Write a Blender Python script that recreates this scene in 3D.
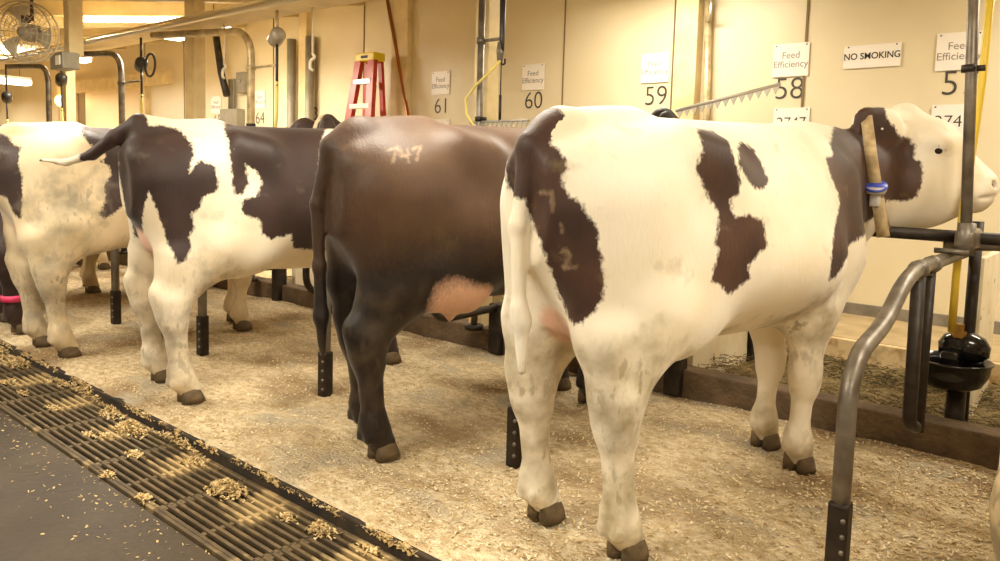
import bpy, bmesh, math, random
import numpy as np
from mathutils import Vector, Matrix, Quaternion

for o in list(bpy.data.objects):
    bpy.data.objects.remove(o)
S = bpy.context.scene
COL = S.collection
random.seed(7)
RNG = np.random.default_rng(11)

# ------------------------------------------------------------------ camera
EYE = 1.25
cam_d = bpy.data.cameras.new('camera')
cam_d.sensor_width = 36.0
cam_d.lens = 757.0 / 1000.0 * 36.0
cam_d.shift_y = -46.5 / 1000.0
cam_d.clip_start = 0.05
cam_d.clip_end = 80
cam = bpy.data.objects.new('camera', cam_d)
COL.objects.link(cam)
_a = Vector((-890, -91, 757)).normalized()
_b = Vector((650, -48, 757))
_b = (_b - _a * _a.dot(_b)).normalized()
_x, _y = -_a, _b
_z = _x.cross(_y)
right = Vector((_x[0], _y[0], _z[0]))
down = Vector((_x[1], _y[1], _z[1]))
fwd = Vector((_x[2], _y[2], _z[2]))
m = Matrix.Identity(4)
for i in range(3):
    m[i][0] = right[i]
    m[i][1] = -down[i]
    m[i][2] = -fwd[i]
    m[i][3] = (0, 0, EYE)[i]
cam.matrix_world = m
S.camera = cam

# ------------------------------------------------------------------ world, exposure
W = bpy.data.worlds.new('barn_air')
S.world = W
W.use_nodes = True
W.node_tree.nodes['Background'].inputs[0].default_value = (1.0, 0.88, 0.70, 1)
W.node_tree.nodes['Background'].inputs[1].default_value = 0.14
S.view_settings.view_transform = 'Standard'
S.view_settings.look = 'None'
S.view_settings.gamma = 1.0
S.view_settings.use_curve_mapping = False
S.view_settings.exposure = 0.55

LAMP_COL = (1.0, 0.93, 0.79)


def area_lamp(name, loc, rot, sx, sy, power):
    l = bpy.data.lights.new(name, 'AREA')
    l.shape = 'RECTANGLE'
    l.size, l.size_y = sx, sy
    l.energy = power
    l.color = LAMP_COL
    o = bpy.data.objects.new(name, l)
    COL.objects.link(o)
    o.location = loc
    o.rotation_euler = rot
    return o


# ------------------------------------------------------------------ helpers
def lin(c):
    return tuple((x / 12.92 if x <= 0.04045 else ((x + 0.055) / 1.055) ** 2.4) for x in [v / 255.0 for v in c]) + (1,)


MATS = {}


def mat(name, rgb, rough=0.6, metal=0.0, rgb2=None, scale=6.0, detail=6.0, lo=0.35, hi=0.65, bump=0.0, bscale=40.0,
        emit=0.0, stretch=(1, 1, 1), rgb3=None, scale3=2.0, lo3=0.5, hi3=0.6, spec=0.5, rgb4=None, scale4=1.0, lo4=0.5, hi4=0.6):
    """procedural surface: base colour, a second colour mixed by noise, a third (stain) colour, noise bump"""
    M = bpy.data.materials.new(name)
    M.use_nodes = True
    nt = M.node_tree
    N = nt.nodes
    K = nt.links
    b = N['Principled BSDF']
    b.inputs['Roughness'].default_value = rough
    b.inputs['Metallic'].default_value = metal
    b.inputs['Specular IOR Level'].default_value = spec
    tc = N.new('ShaderNodeTexCoord')
    mp = N.new('ShaderNodeMapping')
    mp.inputs['Scale'].default_value = stretch
    K.new(tc.outputs['Object'], mp.inputs['Vector'])
    col = None
    base = lin(rgb)
    b.inputs['Base Color'].default_value = base

    def noise(sc, l, h, c1, c1sock, c2):
        n = N.new('ShaderNodeTexNoise')
        n.inputs['Scale'].default_value = sc
        n.inputs['Detail'].default_value = detail
        K.new(mp.outputs[0], n.inputs['Vector'])
        r = N.new('ShaderNodeMapRange')
        r.inputs[1].default_value = l
        r.inputs[2].default_value = h
        K.new(n.outputs[0], r.inputs[0])
        mx = N.new('ShaderNodeMix')
        mx.data_type = 'RGBA'
        K.new(r.outputs[0], mx.inputs[0])
        if c1sock:
            K.new(c1sock, mx.inputs[6])
        else:
            mx.inputs[6].default_value = c1
        mx.inputs[7].default_value = c2
        return mx.outputs[2]
    if rgb2:
        col = noise(scale, lo, hi, base, col, lin(rgb2))
    if rgb3:
        col = noise(scale3, lo3, hi3, base, col, lin(rgb3))
    if rgb4:
        col = noise(scale4, lo4, hi4, base, col, lin(rgb4))
    if col:
        K.new(col, b.inputs['Base Color'])
    if bump:
        n = N.new('ShaderNodeTexNoise')
        n.inputs['Scale'].default_value = bscale
        n.inputs['Detail'].default_value = 6
        K.new(mp.outputs[0], n.inputs['Vector'])
        bp = N.new('ShaderNodeBump')
        bp.inputs['Strength'].default_value = bump
        bp.inputs['Distance'].default_value = 0.02
        K.new(n.outputs[0], bp.inputs['Height'])
        K.new(bp.outputs[0], b.inputs['Normal'])
    if emit:
        b.inputs['Emission Color'].default_value = base
        b.inputs['Emission Strength'].default_value = emit
    MATS[name] = M
    return M


mat('wall_paint', (232, 218, 184), 0.4, rgb2=(225, 209, 172), scale=1.3, bump=0.05, bscale=6)
mat('ceiling_paint', (232, 214, 162), 0.6, rgb2=(218, 198, 146), scale=2)
mat('beam_paint', (228, 208, 162), 0.55, rgb2=(210, 190, 144), scale=4)
mat('post_paint', (234, 214, 164), 0.5, rgb2=(214, 190, 140), scale=5)
mat('groove', (128, 108, 72), 0.8)
mat('base_grey', (150, 140, 124), 0.6, rgb2=(120, 112, 98), scale=8)
mat('alley_concrete', (190, 168, 128), 0.7, rgb2=(164, 142, 104), scale=5, bump=0.2)
mat('ledge_concrete', (226, 202, 156), 0.85, rgb2=(188, 152, 104), scale=16, lo=0.5, hi=0.66, bump=0.3, rgb3=(150, 128, 92),
    scale3=5, lo3=0.55, hi3=0.75)
mat('walk_concrete', (68, 54, 36), 0.55, rgb2=(48, 38, 26), scale=2.2, bump=0.25, bscale=30, rgb3=(48, 35, 17), scale3=1.6,
    lo3=0.52, hi3=0.66)
mat('curb_concrete', (112, 90, 63), 0.85, rgb2=(84, 66, 46), scale=7, bump=0.7, rgb3=(60, 46, 32), scale3=2, lo3=0.5, hi3=0.7)  # dirty concrete, with the curb's shade also put into these dark colours
mat('pit', (62, 48, 31), 0.95, rgb2=(32, 25, 17), scale=9)
mat('bedding', (230, 211, 174), 0.95, rgb2=(196, 170, 126), scale=20, lo=0.38, hi=0.64, bump=1.2, bscale=55, rgb3=(152, 124, 86),
    scale3=1.6, lo3=0.47, hi3=0.66, rgb4=(184, 170, 144), scale4=2.1, lo4=0.55, hi4=0.68, stretch=(1.0, 1.6, 1.0))
mat('chip_light', (238, 220, 180), 0.9)
mat('chip_wet', (186, 156, 102), 0.9)
mat('chip_tan', (208, 182, 132), 0.9)
mat('chip_brown', (166, 134, 88), 0.9)
mat('hay', (134, 114, 72), 0.9, rgb2=(98, 82, 50), scale=30)
mat('hay_dark', (88, 76, 44), 0.9)
mat('iron', (100, 82, 54), 0.6, 0.1, rgb2=(72, 58, 38), scale=12, rgb3=(172, 146, 100), scale3=3.5, lo3=0.54, hi3=0.62, bump=0.2)
mat('galv', (136, 128, 116), 0.4, 0.5, rgb2=(104, 94, 82), scale=14, bump=0.08)
mat('galv_dark', (62, 54, 46), 0.5, 0.5, rgb2=(42, 34, 28), scale=14, bump=0.15)
mat('galv_tan', (222, 204, 162), 0.4, 0.4, rgb2=(164, 144, 106), scale=10)
mat('steel', (206, 196, 176), 0.28, 0.8)
mat('grey_box', (152, 144, 124), 0.5, 0.1, rgb2=(132, 124, 106), scale=6)
mat('device_grey', (168, 160, 146), 0.4, 0.3)
mat('device_dark', (54, 50, 46), 0.4, 0.2)
mat('hose_yellow', (232, 200, 66), 0.4)
mat('cord_yellow', (222, 204, 110), 0.5)
mat('cord_white', (240, 230, 206), 0.6)
mat('black_enamel', (18, 17, 20), 0.12, 0.0, rgb2=(34, 30, 28), scale=10)
mat('brass', (170, 132, 70), 0.3, 0.9)
mat('board_white', (242, 230, 202), 0.45, rgb2=(228, 212, 178), scale=5, rgb3=(120, 96, 64), scale3=16, lo3=0.66, hi3=0.7)
mat('rubber', (34, 28, 24), 0.9, bump=0.6, bscale=60)
mat('paper', (246, 238, 226), 0.35)
mat('paper_plain', (250, 240, 222), 0.35)
mat('ink_grey', (146, 136, 128), 0.6)
mat('ink_dark', (58, 50, 40), 0.6)
mat('tube_glow', (255, 244, 216), 0.4, emit=5.0)
mat('bulb_glow', (255, 190, 80), 0.4, emit=14.0)
mat('ladder_red', (206, 72, 40), 0.4, rgb2=(184, 58, 34), scale=8)
mat('ladder_yellow', (240, 214, 40), 0.4)
mat('alu', (222, 214, 198), 0.35, 0.6)
mat('copper', (176, 112, 74), 0.3, 0.75)
mat('fan_grey', (196, 184, 158), 0.4, 0.4)
mat('fan_dark', (86, 62, 46), 0.5)
mat('collar', (196, 172, 128), 0.7, rgb2=(150, 126, 88), scale=20)
mat('tag_blue', (64, 84, 196), 0.35)
mat('tag_clear', (206, 198, 190), 0.3)
mat('band_pink', (226, 60, 110), 0.5)
mat('hoof', (118, 98, 70), 0.8, rgb2=(82, 68, 48), scale=12, bump=0.3)
mat('eye', (44, 30, 30), 0.1)
mat('eye_lid', (212, 190, 190), 0.5)
mat('ear_metal', (230, 226, 220), 0.2, 0.8)
mat('door_paint', (238, 212, 164), 0.5)
mat('lettering', (70, 64, 58), 0.5)


def new_obj(name, bm, material, parent=None, smooth=True, kind=None):
    me = bpy.data.meshes.new(name)
    bmesh.ops.recalc_face_normals(bm, faces=bm.faces)
    bm.to_mesh(me)
    bm.free()
    me.materials.append(MATS[material] if isinstance(material, str) else material)
    if smooth:
        for p in me.polygons:
            p.use_smooth = True
    o = bpy.data.objects.new(name, me)
    COL.objects.link(o)
    if parent:
        o.parent = parent
    if kind:
        o['kind'] = kind
    return o


def tag(o, label, cat, group=None):
    o['label'] = label
    o['category'] = cat
    if group:
        o['group'] = group
    return o


def thing(name, label, cat, loc=(0, 0, 0), rz=0.0, group=None):
    o = bpy.data.objects.new(name, None)
    o.empty_display_size = 0.1
    COL.objects.link(o)
    o.location = loc
    o.rotation_euler = (0, 0, rz)
    return tag(o, label, cat, group)


def copy_tree(o, parent=None):
    c = o.copy()
    COL.objects.link(c)
    if parent:
        c.parent = parent
    for ch in list(o.children):
        copy_tree(ch, c)
    return c


def BM():
    return bmesh.new()


def add_box(bm, x0, x1, y0, y1, z0, z1, bevel=0.0):
    t = bmesh.new()
    bmesh.ops.create_cube(t, size=1)
    for v in t.verts:
        v.co = Vector(((x0 + x1) / 2 + v.co.x * (x1 - x0), (y0 + y1) / 2 + v.co.y * (y1 - y0), (z0 + z1) / 2 + v.co.z * (z1 - z0)))
    if bevel:
        bmesh.ops.bevel(t, geom=t.edges[:], offset=bevel, segments=2, affect='EDGES', profile=0.5)
    merge(bm, t)


def merge(bm, t, mx=None):
    if mx is not None:
        bmesh.ops.transform(t, matrix=mx, verts=t.verts[:])
    vm = {}
    for v in t.verts:
        vm[v] = bm.verts.new(v.co)
    for f in t.faces:
        try:
            bm.faces.new([vm[v] for v in f.verts])
        except ValueError:
            pass
    t.free()


def fillet(pts, rad, n=6):
    pts = [Vector(p) for p in pts]
    out = [pts[0]]
    for i in range(1, len(pts) - 1):
        a, b, c = pts[i - 1], pts[i], pts[i + 1]
        r = min(rad, (a - b).length * 0.48, (c - b).length * 0.48)
        p0 = b + (a - b).normalized() * r
        p1 = b + (c - b).normalized() * r
        for k in range(n + 1):
            t = k / n
            out.append(p0 * (1 - t) ** 2 + b * 2 * t * (1 - t) + p1 * t * t)
    out.append(pts[-1])
    return out


def add_tube(bm, pts, r, n=12, caps=True, closed=False):
    pts = [Vector(p) for p in pts]
    P = len(pts)
    rs = r if isinstance(r, (list, tuple)) else [r] * P
    tg = []
    for i in range(P):
        if closed:
            d = pts[(i + 1) % P] - pts[i - 1]
        else:
            d = pts[min(i + 1, P - 1)] - pts[max(i - 1, 0)]
        tg.append(d.normalized())
    ref = Vector((0, 0, 1)) if abs(tg[0].z) < 0.9 else Vector((1, 0, 0))
    u = tg[0].cross(ref).normalized()
    rings = []
    for i in range(P):
        if i:
            q = tg[i - 1].rotation_difference(tg[i])
            u = (q @ u)
            u = (u - tg[i] * u.dot(tg[i])).normalized()
        v = tg[i].cross(u)
        rings.append([bm.verts.new(pts[i] + (u * math.cos(2 * math.pi * k / n) + v * math.sin(2 * math.pi * k / n)) * rs[i]) for k in range(n)])
    for i in range(P if closed else P - 1):
        A, B = rings[i], rings[(i + 1) % P]
        for k in range(n):
            bm.faces.new((A[k], A[(k + 1) % n], B[(k + 1) % n], B[k]))
    if caps and not closed:
        bm.faces.new(rings[0][::-1])
        bm.faces.new(rings[-1])


def add_lathe(bm, prof, n=24, mx=None):
    """prof: list of (radius, z)"""
    t = bmesh.new()
    rings = []
    for r, z in prof:
        if r < 1e-5:
            rings.append([t.verts.new((0, 0, z))])
        else:
            rings.append([t.verts.new((r * math.cos(2 * math.pi * k / n), r * math.sin(2 * math.pi * k / n), z)) for k in range(n)])
    for A, B in zip(rings, rings[1:]):
        if len(A) == 1 and len(B) == 1:
            continue
        for k in range(n):
            a, b = A[k % len(A)], A[(k + 1) % len(A)]
            c, d = B[(k + 1) % len(B)], B[k % len(B)]
            vs = []
            for v in (a, b, c, d):
                if v not in vs:
                    vs.append(v)
            if len(vs) > 2:
                t.faces.new(vs)
    merge(bm, t, mx)


def axis_mx(origin, direction):
    q = Vector((0, 0, 1)).rotation_difference(Vector(direction).normalized())
    return Matrix.Translation(Vector(origin)) @ q.to_matrix().to_4x4()


def text_mesh(name, body, size, loc, rot, material, parent=None, extrude=0.0008, space=1.0, sx=1.0, bold=0.0):
    c = bpy.data.curves.new(name, 'FONT')
    c.body = body
    c.size = size
    c.align_x = 'CENTER'
    c.align_y = 'CENTER'
    c.extrude = extrude
    c.offset = bold
    c.space_line = space
    o = bpy.data.objects.new(name, c)
    dg = bpy.context.evaluated_depsgraph_get()
    COL.objects.link(o)
    bpy.context.view_layer.update()
    me = bpy.data.meshes.new_from_object(o.evaluated_get(bpy.context.evaluated_depsgraph_get()))
    bpy.data.objects.remove(o)
    for v in me.vertices:
        v.co.x *= sx
    me.materials.clear()
    me.materials.append(MATS[material])
    ob = bpy.data.objects.new(name, me)
    COL.objects.link(ob)
    ob.location = loc
    ob.rotation_euler = rot
    if parent:
        ob.parent = parent
    return ob


mat('nostril', (70, 44, 40), 0.5)
mat('lip', (205, 150, 140), 0.4)
# ------------------------------------------------------------------ lamps: fluorescent fixtures with the light they give
def fixture(loc, rz, label, length=1.25, power=40.0, chain=0.25, tilt=0.0, group='fluorescent ceiling lights'):
    t = thing('fluorescent_light', label, 'light', loc, rz, group)
    t.rotation_euler = (tilt, 0, rz)
    bm = BM()
    add_box(bm, -0.07, 0.07, -length / 2, length / 2, 0.0, 0.05, 0.006)
    for sx in (-1, 1):
        v = [bm.verts.new((sx * 0.07, y, z)) for y, z in ((-length / 2, 0.012), (length / 2, 0.012))]
        w = [bm.verts.new((sx * 0.13, y, z)) for y, z in ((length / 2, -0.045), (-length / 2, -0.045))]
        bm.faces.new(v + w)
    new_obj('housing', bm, 'paper_plain', t, smooth=False)
    bm = BM()
    add_box(bm, -0.12, 0.12, -length / 2 + 0.01, length / 2 - 0.01, -0.095, 0.0, 0.03)
    new_obj('tube_glare_block', bm, 'tube_glow', t)  # glowing block, made thick to carry the glare of tubes and reflector
    for sy in (-1, 1):
        bm = BM()
        add_tube(bm, [(0, sy * length * 0.36, 0.05), (0, sy * length * 0.36, 0.05 + chain)], 0.005, 6)
        new_obj('hanger', bm, 'galv', t)
    l = area_lamp('lamp_light', (0, 0, -0.105), (0, 0, 0), 0.2, length - 0.05, power)
    l.parent = t
    return t


CEIL = lambda y: 2.88 + 0.16 * (max(y, 0.8) - 3.0)

# ------------------------------------------------------------------ the barn itself
XL, XR = -23.0, 4.2


def structure(name, bm, material, smooth=False):
    return new_obj(name, bm, material, None, smooth, 'structure')


bm = BM(); add_box(bm, XL, XR, -4.0, 1.25, -0.7, -0.075); structure('floor', bm, 'walk_concrete')
bm = BM(); add_box(bm, XL, XR, 1.25, 1.68, -0.7, -0.55); structure('gutter_channel', bm, 'pit')
bm = BM()
add_box(bm, XL, XR, 1.68, 3.86, -0.7, -0.03)
nx, ny = 420, 56
xs = np.linspace(-14.0, 2.2, nx)
ys = np.linspace(1.68, 3.86, ny)
gx, gy = np.meshgrid(xs, ys, indexing='ij')


def wavy(x, y):
    z = (0.012 * np.sin(x * 2.1 + 1.3 * np.sin(y * 2.3)) * np.sin(y * 3.1 + 0.7 * x) + 0.008 * np.sin(5.3 * x + 2.0 * y) * np.sin(4.1 * y - 1.7 * x)
         + 0.004 * np.sin(13 * x + 5 * y) * np.sin(11 * y - 4 * x))
    return z


gz = np.clip(wavy(gx, gy), -0.012, 0.02) - 0.006 + RNG.normal(0, 0.0016, gx.shape)
edge = np.clip((gy - 1.68) / 0.10, 0, 1)
gz = gz * (0.4 + 0.6 * edge) - 0.022 * (1 - edge)
V = [[bm.verts.new((gx[i, j], gy[i, j] + (0.012 * math.sin(gx[i, j] * 23) + 0.010 * math.sin(gx[i, j] * 51) if j == 0 else 0), gz[i, j])) for j in range(ny)] for i in range(nx)]
for i in range(nx - 1):
    for j in range(ny - 1):
        bm.faces.new((V[i][j], V[i + 1][j], V[i + 1][j + 1], V[i][j + 1]))
structure('stall_platform', bm, 'bedding', True)
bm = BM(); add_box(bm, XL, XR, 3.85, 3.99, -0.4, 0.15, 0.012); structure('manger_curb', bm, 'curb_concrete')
bm = BM(); add_box(bm, XL, XR, 3.99, 5.2, -0.4, 0.0); structure('manger_floor', bm, 'ledge_concrete')
bm = BM(); add_box(bm, XL, XR, 5.2, 6.2, -0.4, 0.195, 0.008); structure('feed_alley', bm, 'ledge_concrete')
bm = BM(); add_box(bm, XL, XR, 5.23, 6.2, 0.19, 0.199); structure('feed_alley_top', bm, 'alley_concrete')
bm = BM(); add_box(bm, XL, XR, 6.2, 6.4, -0.4, 3.6); structure('wall_back', bm, 'wall_paint')
bm = BM(); add_box(bm, XL, XR, 6.175, 6.2, 0.195, 0.285); structure('baseboard_back', bm, 'base_grey')
bm = BM(); add_box(bm, XL - 0.2, XL, -4.0, 6.4, -0.4, 3.6); structure('wall_left', bm, 'wall_paint')
bm = BM(); add_box(bm, XR, XR + 0.2, -4.0, 6.4, -0.4, 3.6); structure('wall_right', bm, 'wall_paint')
bm = BM(); add_box(bm, XL, XR, -4.2, -4.0, -0.4, 3.0); structure('wall_front', bm, 'wall_paint')
bm = BM()
for ya, yb in ((-4.2, 0.8), (0.8, 6.4)):
    q = [(XL, ya, CEIL(ya)), (XR, ya, CEIL(ya)), (XR, yb, CEIL(yb)), (XL, yb, CEIL(yb))]
    lo = [bm.verts.new(p) for p in q]
    hi = [bm.verts.new((p[0], p[1], p[2] + 0.1)) for p in q]
    bm.faces.new(lo[::-1]); bm.faces.new(hi)
    for k in range(4):
        bm.faces.new((lo[k], lo[(k + 1) % 4], hi[(k + 1) % 4], hi[k]))
structure('ceiling', bm, 'ceiling_paint')
bm = BM(); add_box(bm, XL, XR, 1.664, 1.69, -0.7, -0.022, 0.006); structure('gutter_lip_shade', bm, 'pit')  # dark strip that paints the shadow along the platform edge
# wall panel joints
for x in (-0.2, -2.15, -3.31, -4.51, -7.6, -9.6, -12.2, -13.6, -17.6):
    bm = BM(); jw = 0.009 if x in (-2.15, -0.2) else 0.005; add_box(bm, x - jw, x + jw, 6.19, 6.2, 0.285, 3.35)
    structure('trim_joint', bm, 'groove')
bm = BM(); add_box(bm, -3.24, -3.03, 6.08, 6.2, 0.285, 3.35, 0.006); structure('trim_pilaster', bm, 'post_paint')
bm = BM(); add_box(bm, -7.0, -6.72, 6.12, 6.2, 0.285, 3.35, 0.006); structure('trim_pilaster', bm, 'post_paint')
bm = BM(); add_box(bm, -8.86, -8.68, 6.1, 6.2, 0.285, 3.35, 0.006); structure('trim_pilaster', bm, 'post_paint')
# door in the far end of the back wall
bm = BM()
add_box(bm, -16.9, -16.5, 6.12, 6.2, 0.195, 2.52); add_box(bm, -13.7, -13.45, 6.12, 6.2, 0.195, 2.52); add_box(bm, -17.3, -12.6, 6.06, 6.2, 2.5, 2.72)
structure('door_frame', bm, 'post_paint')
bm = BM(); add_box(bm, -16.5, -16.1, 6.16, 6.2, 0.2, 2.5); structure('trim_door_gap', bm, 'groove')
bm = BM(); add_box(bm, -16.1, -13.7, 6.15, 6.2, 0.2, 2.5); structure('door_1', bm, 'door_paint')
# beams under the ceiling
for x in np.arange(-22.5, -2.0, 1.35):
    bm = BM()
    q = [(x + dx, y, CEIL(y) - dz) for y in (0.8, 6.2) for dx in (-0.06, 0.06) for dz in (0.0, 0.17)]
    v = [bm.verts.new(p) for p in q]
    for f in ((0, 1, 3, 2), (4, 6, 7, 5), (0, 4, 5, 1), (2, 3, 7, 6), (1, 5, 7, 3), (0, 2, 6, 4)):
        bm.faces.new([v[k] for k in f])
    structure('ceiling_rafter', bm, 'beam_paint')
bm = BM(); add_box(bm, XL, XR, 3.42, 3.84, 2.50, 2.535, 0.006); structure('overhead_beam', bm, 'beam_paint')
for x, w in ((-3.5, 0.12), (-7.49, 0.2), (-10.80, 0.16), (-14.4, 0.2), (1.6, 0.16)):
    bm = BM(); add_box(bm, x - w / 2, x + w / 2, 3.86, 3.98, 0.1, 2.95, 0.008); structure('support_post', bm, 'post_paint')
bm = BM(); add_box(bm, -7.24 - 0.06, -7.24 + 0.06, 2.62, 2.74, 2.12, 2.80, 0.006); structure('support_post', bm, 'post_paint')

SL = math.atan(0.15)
fixture((-9.2, 4.03, 2.93), 0, 'long glowing fluorescent light left of the cream post, near the top of the photo', 1.2, 60, 0.1, SL)
fixture((-11.8, 3.98, 2.69), 0, 'glowing fluorescent light behind the wire fan', 1.2, 60, 0.35)
fixture((-15.2, 4.3, 2.56), 0, 'small glowing fluorescent light farthest away at the left edge', 1.2, 80, 0.5)
fixture((-19.8, 4.2, 2.6), math.radians(-90), 'unseen fluorescent light added far down the barn to brighten the wall', 1.2, 110, 0.4)  # added lamp out of view, lifts the far end of the back wall
fixture((-8.6, 4.5, 2.78), math.radians(-90), 'short glowing piece of light seen just right of the cream post under the beam', 1.2, 50, 0.25)
for i, (x, y, pw) in enumerate(((-5.6, 2.2, 34), (-2.4, 2.3, 40), (0.6, 2.4, 30))):
    fixture((x, y, 2.55), math.radians(-90), 'fluorescent light hung above the stalls', 1.25, pw, 0.12)
for i, (x, y, pw) in enumerate(((-8.6, 0.2, 40), (-5.2, 0.2, 46), (-2.2, 0.1, 52), (0.9, 0.0, 46))):
    fixture((x, y, 2.42), math.radians(-90), 'fluorescent light hung above the walkway', 1.25, pw, 0.05)
for i, (x, y, pw) in enumerate(((-3.2, 5.3, 34), (0.4, 5.3, 40))):
    if pw:
        fixture((x, y, 2.95), math.radians(-90), 'fluorescent light hung above the feed alley', 1.25, pw, 0.15)
# ------------------------------------------------------------------ gutter grates
def grate_bm():
    bm = BM()
    L, y0, y1 = 0.60, 1.27, 1.648
    for i in range(11):
        y = y0 + 0.012 + i * (y1 - y0 - 0.024) / 10
        add_box(bm, 0.004, L - 0.004, y - 0.0075, y + 0.0075, -0.082, -0.062, 0.003)
    for x in (0.012, 0.30, L - 0.012):
        add_box(bm, x - 0.011, x + 0.011, y0, y1, -0.112, -0.070, 0.003)
    for y in (y0, y1):
        add_box(bm, 0.004, L - 0.004, y - 0.01, y + 0.01, -0.11, -0.066, 0.003)
    return bm


g0 = None
for i in range(14):
    x = -0.35 - 0.60 * (i + 1)
    lab = 'rusty iron gutter grate ' + (
        ['just out of sight past the bottom edge', 'just below the bottom edge', 'nearest in sight, cut by the bottom edge', 'second from the bottom edge of the photo',
         'third from the bottom edge of the photo', 'fourth from the bottom edge of the photo', 'fifth from the bottom edge of the photo',
         'below the hooves of the white cow at left', 'cut by the left edge of the photo'][i] if i < 9 else 'past the left edge of the photo')
    if g0 is None:
        g0 = new_obj('gutter_grate', grate_bm(), 'iron')
        o = g0
    else:
        o = g0.copy()
        COL.objects.link(o)
    o.location = (x, 0, 0)
    tag(o, lab, 'grate', 'gutter grates')

# ------------------------------------------------------------------ stall dividers
ORD = {}


def divider(x, label, near=False):
    t = thing('stall_divider', label, 'stall divider', (x, 2.43, 0), 0, 'pipe stall dividers')
    Y = lambda y: y - 2.43
    bm = BM()
    add_tube(bm, fillet([(0, 0, 0.0), (0, 0, 0.60), (0, Y(2.52), 0.705), (0, Y(2.80), 0.755), (0, Y(3.03), 0.872), (0, Y(3.22), 0.908), (0, Y(5.0), 0.908)], 0.11, 7),
             0.0285, 16)
    new_obj('curved_rail', bm, 'galv', t)
    bm = BM()
    add_tube(bm, fillet([(0, Y(3.27), 0.90), (0, Y(3.30), 0.28), (0, Y(3.42), 0.24)] if near else [(0, Y(3.22), 0.90), (0, Y(3.22), 0.30), (0, Y(3.86), 0.315)], 0.05 if near else 0.15, 8), 0.0255, 14)
    new_obj('riser', bm, 'galv_dark', t)
    bm = BM()
    add_tube(bm, [(0, Y(3.50), 0.90), (0, Y(3.50), 0.20 if near else 0.305)], 0.018, 12)
    new_obj('riser', bm, 'galv_dark', t)
    bm = BM()
    add_box(bm, -0.031, 0.031, -0.031, 0.031, -0.01, 0.25, 0.01)
    new_obj('floor_sleeve', bm, 'galv_dark', t, smooth=False)
    for k in range(4):
        bm = BM()
        add_lathe(bm, [(0, 0), (0.008, 0), (0.008, 0.006), (0, 0.008)], 8, axis_mx((0.018, -0.030, 0.05 + k * 0.05), (0.3, -1, 0)))
        new_obj('bolt', bm, 'galv', t)
    for yy in (3.27 if near else 3.22, 3.50):
        bm = BM()
        add_tube(bm, [(0, Y(yy) - 0.03, 0.905), (0, Y(yy) + 0.03, 0.905)], 0.036, 14)
        add_box(bm, -0.012, 0.012, Y(yy) - 0.03, Y(yy) + 0.03, 0.86, 0.90, 0.004)
        new_obj('clamp', bm, 'galv', t)
    if not near:
        bm = BM()
        add_box(bm, -0.05, 0.05, Y(3.80), Y(3.90), 0.0, 0.34, 0.01)
        new_obj('curb_bracket', bm, 'galv_dark', t, smooth=False)
    return t


divider(-0.65, 'grey pipe stall divider with a wavy rail, nearest, right of the nearest white cow', True)
divider(-1.95, 'pipe stall divider between the nearest white cow and the brown cow')
divider(-3.27, 'pipe stall divider between the brown cow and the spotted cow with the lifted tail')
divider(-4.57, 'pipe stall divider right behind the legs of the spotted cow with the lifted tail')
divider(-5.87, 'pipe stall divider beneath the swinging tail, left of the third spotted cow')
divider(-7.17, 'pipe stall divider seen under the belly of the white cow at left')
divider(-8.47, 'farthest pipe stall divider, mostly hidden at the left edge')
divider(0.65, 'pipe stall divider past the right edge')

# neck rail along the front of the stalls
bm = BM(); add_tube(bm, [(XL, 3.9, 1.0), (XR, 3.9, 1.0)], 0.028, 14)
tag(new_obj('neck_rail', bm, 'galv_dark'), 'dark horizontal pipe rail below the head of the nearest cow', 'rail')


def upright(x, label, bend=None, mat_='galv', group='tall vacuum pipes', bracket=0.2, z0=0.0):
    t = thing('upright_pipe', label, 'pipe', (x, 3.77, 0.15), 0, group)
    bm = BM()
    if bend:
        add_tube(bm, fillet([(0, 0, 0), (0, 0, 2.26), (bend[0], bend[1], 2.30)], 0.24, 10), 0.034, 16)
    else:
        add_tube(bm, [(0, 0, z0), (-0.065 if z0 else 0, 0, 2.36)], 0.0225, 16)
    new_obj('pipe', bm, mat_, t)
    bm = BM()
    add_tube(bm, [(0, 0, z0), (0, 0, z0 + 0.03)], 0.065 if not z0 else 0.034, 16)
    new_obj('foot_flange', bm, 'galv_dark', t)
    for z in (0.83, 1.42) if not z0 else (1.575,):
        bm = BM()
        dx = -0.041 if z0 else 0
        add_tube(bm, [(dx, 0, z - 0.015), (dx, 0, z + 0.015)], 0.041 if bend else 0.030, 14)
        add_box(bm, dx + 0.02, dx + 0.06, -0.008, 0.008, z - 0.012, z + 0.012)
        new_obj('clamp', bm, 'galv_dark', t)
    if bracket:
        bm = BM()
        add_tube(bm, [(0, 0, 1.93), (bracket, 0, 1.93)], 0.011, 8)
        new_obj('bracket', bm, mat_, t)
        bm = BM()
        add_tube(bm, [(0, 0, 1.91), (0, 0, 1.95)], 0.042 if bend else 0.031, 14)
        new_obj('clamp', bm, mat_, t)
    return t


upright(-0.578, 'tall grey pipe standing in front of the head of the nearest cow', None, 'galv', bracket=0, z0=0.79)
upright(-3.42, 'tall grey pipe by the cream post above the brown cow back', None, 'galv', bracket=0.18)
upright(-6.2, 'tall pale pipe bending over to the left near the red ladder', (-1.35, -0.25), 'galv_tan', bracket=0.42)
upright(-8.86, 'tall grey pipe bending over at its top, beside the hanging device with a ring', (-1.0, -0.15), 'galv', bracket=0.45)
upright(-11.05, 'thin bent grey pipe farthest left beside the far cream post', (-1.0, -0.15), 'galv', bracket=0)

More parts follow.
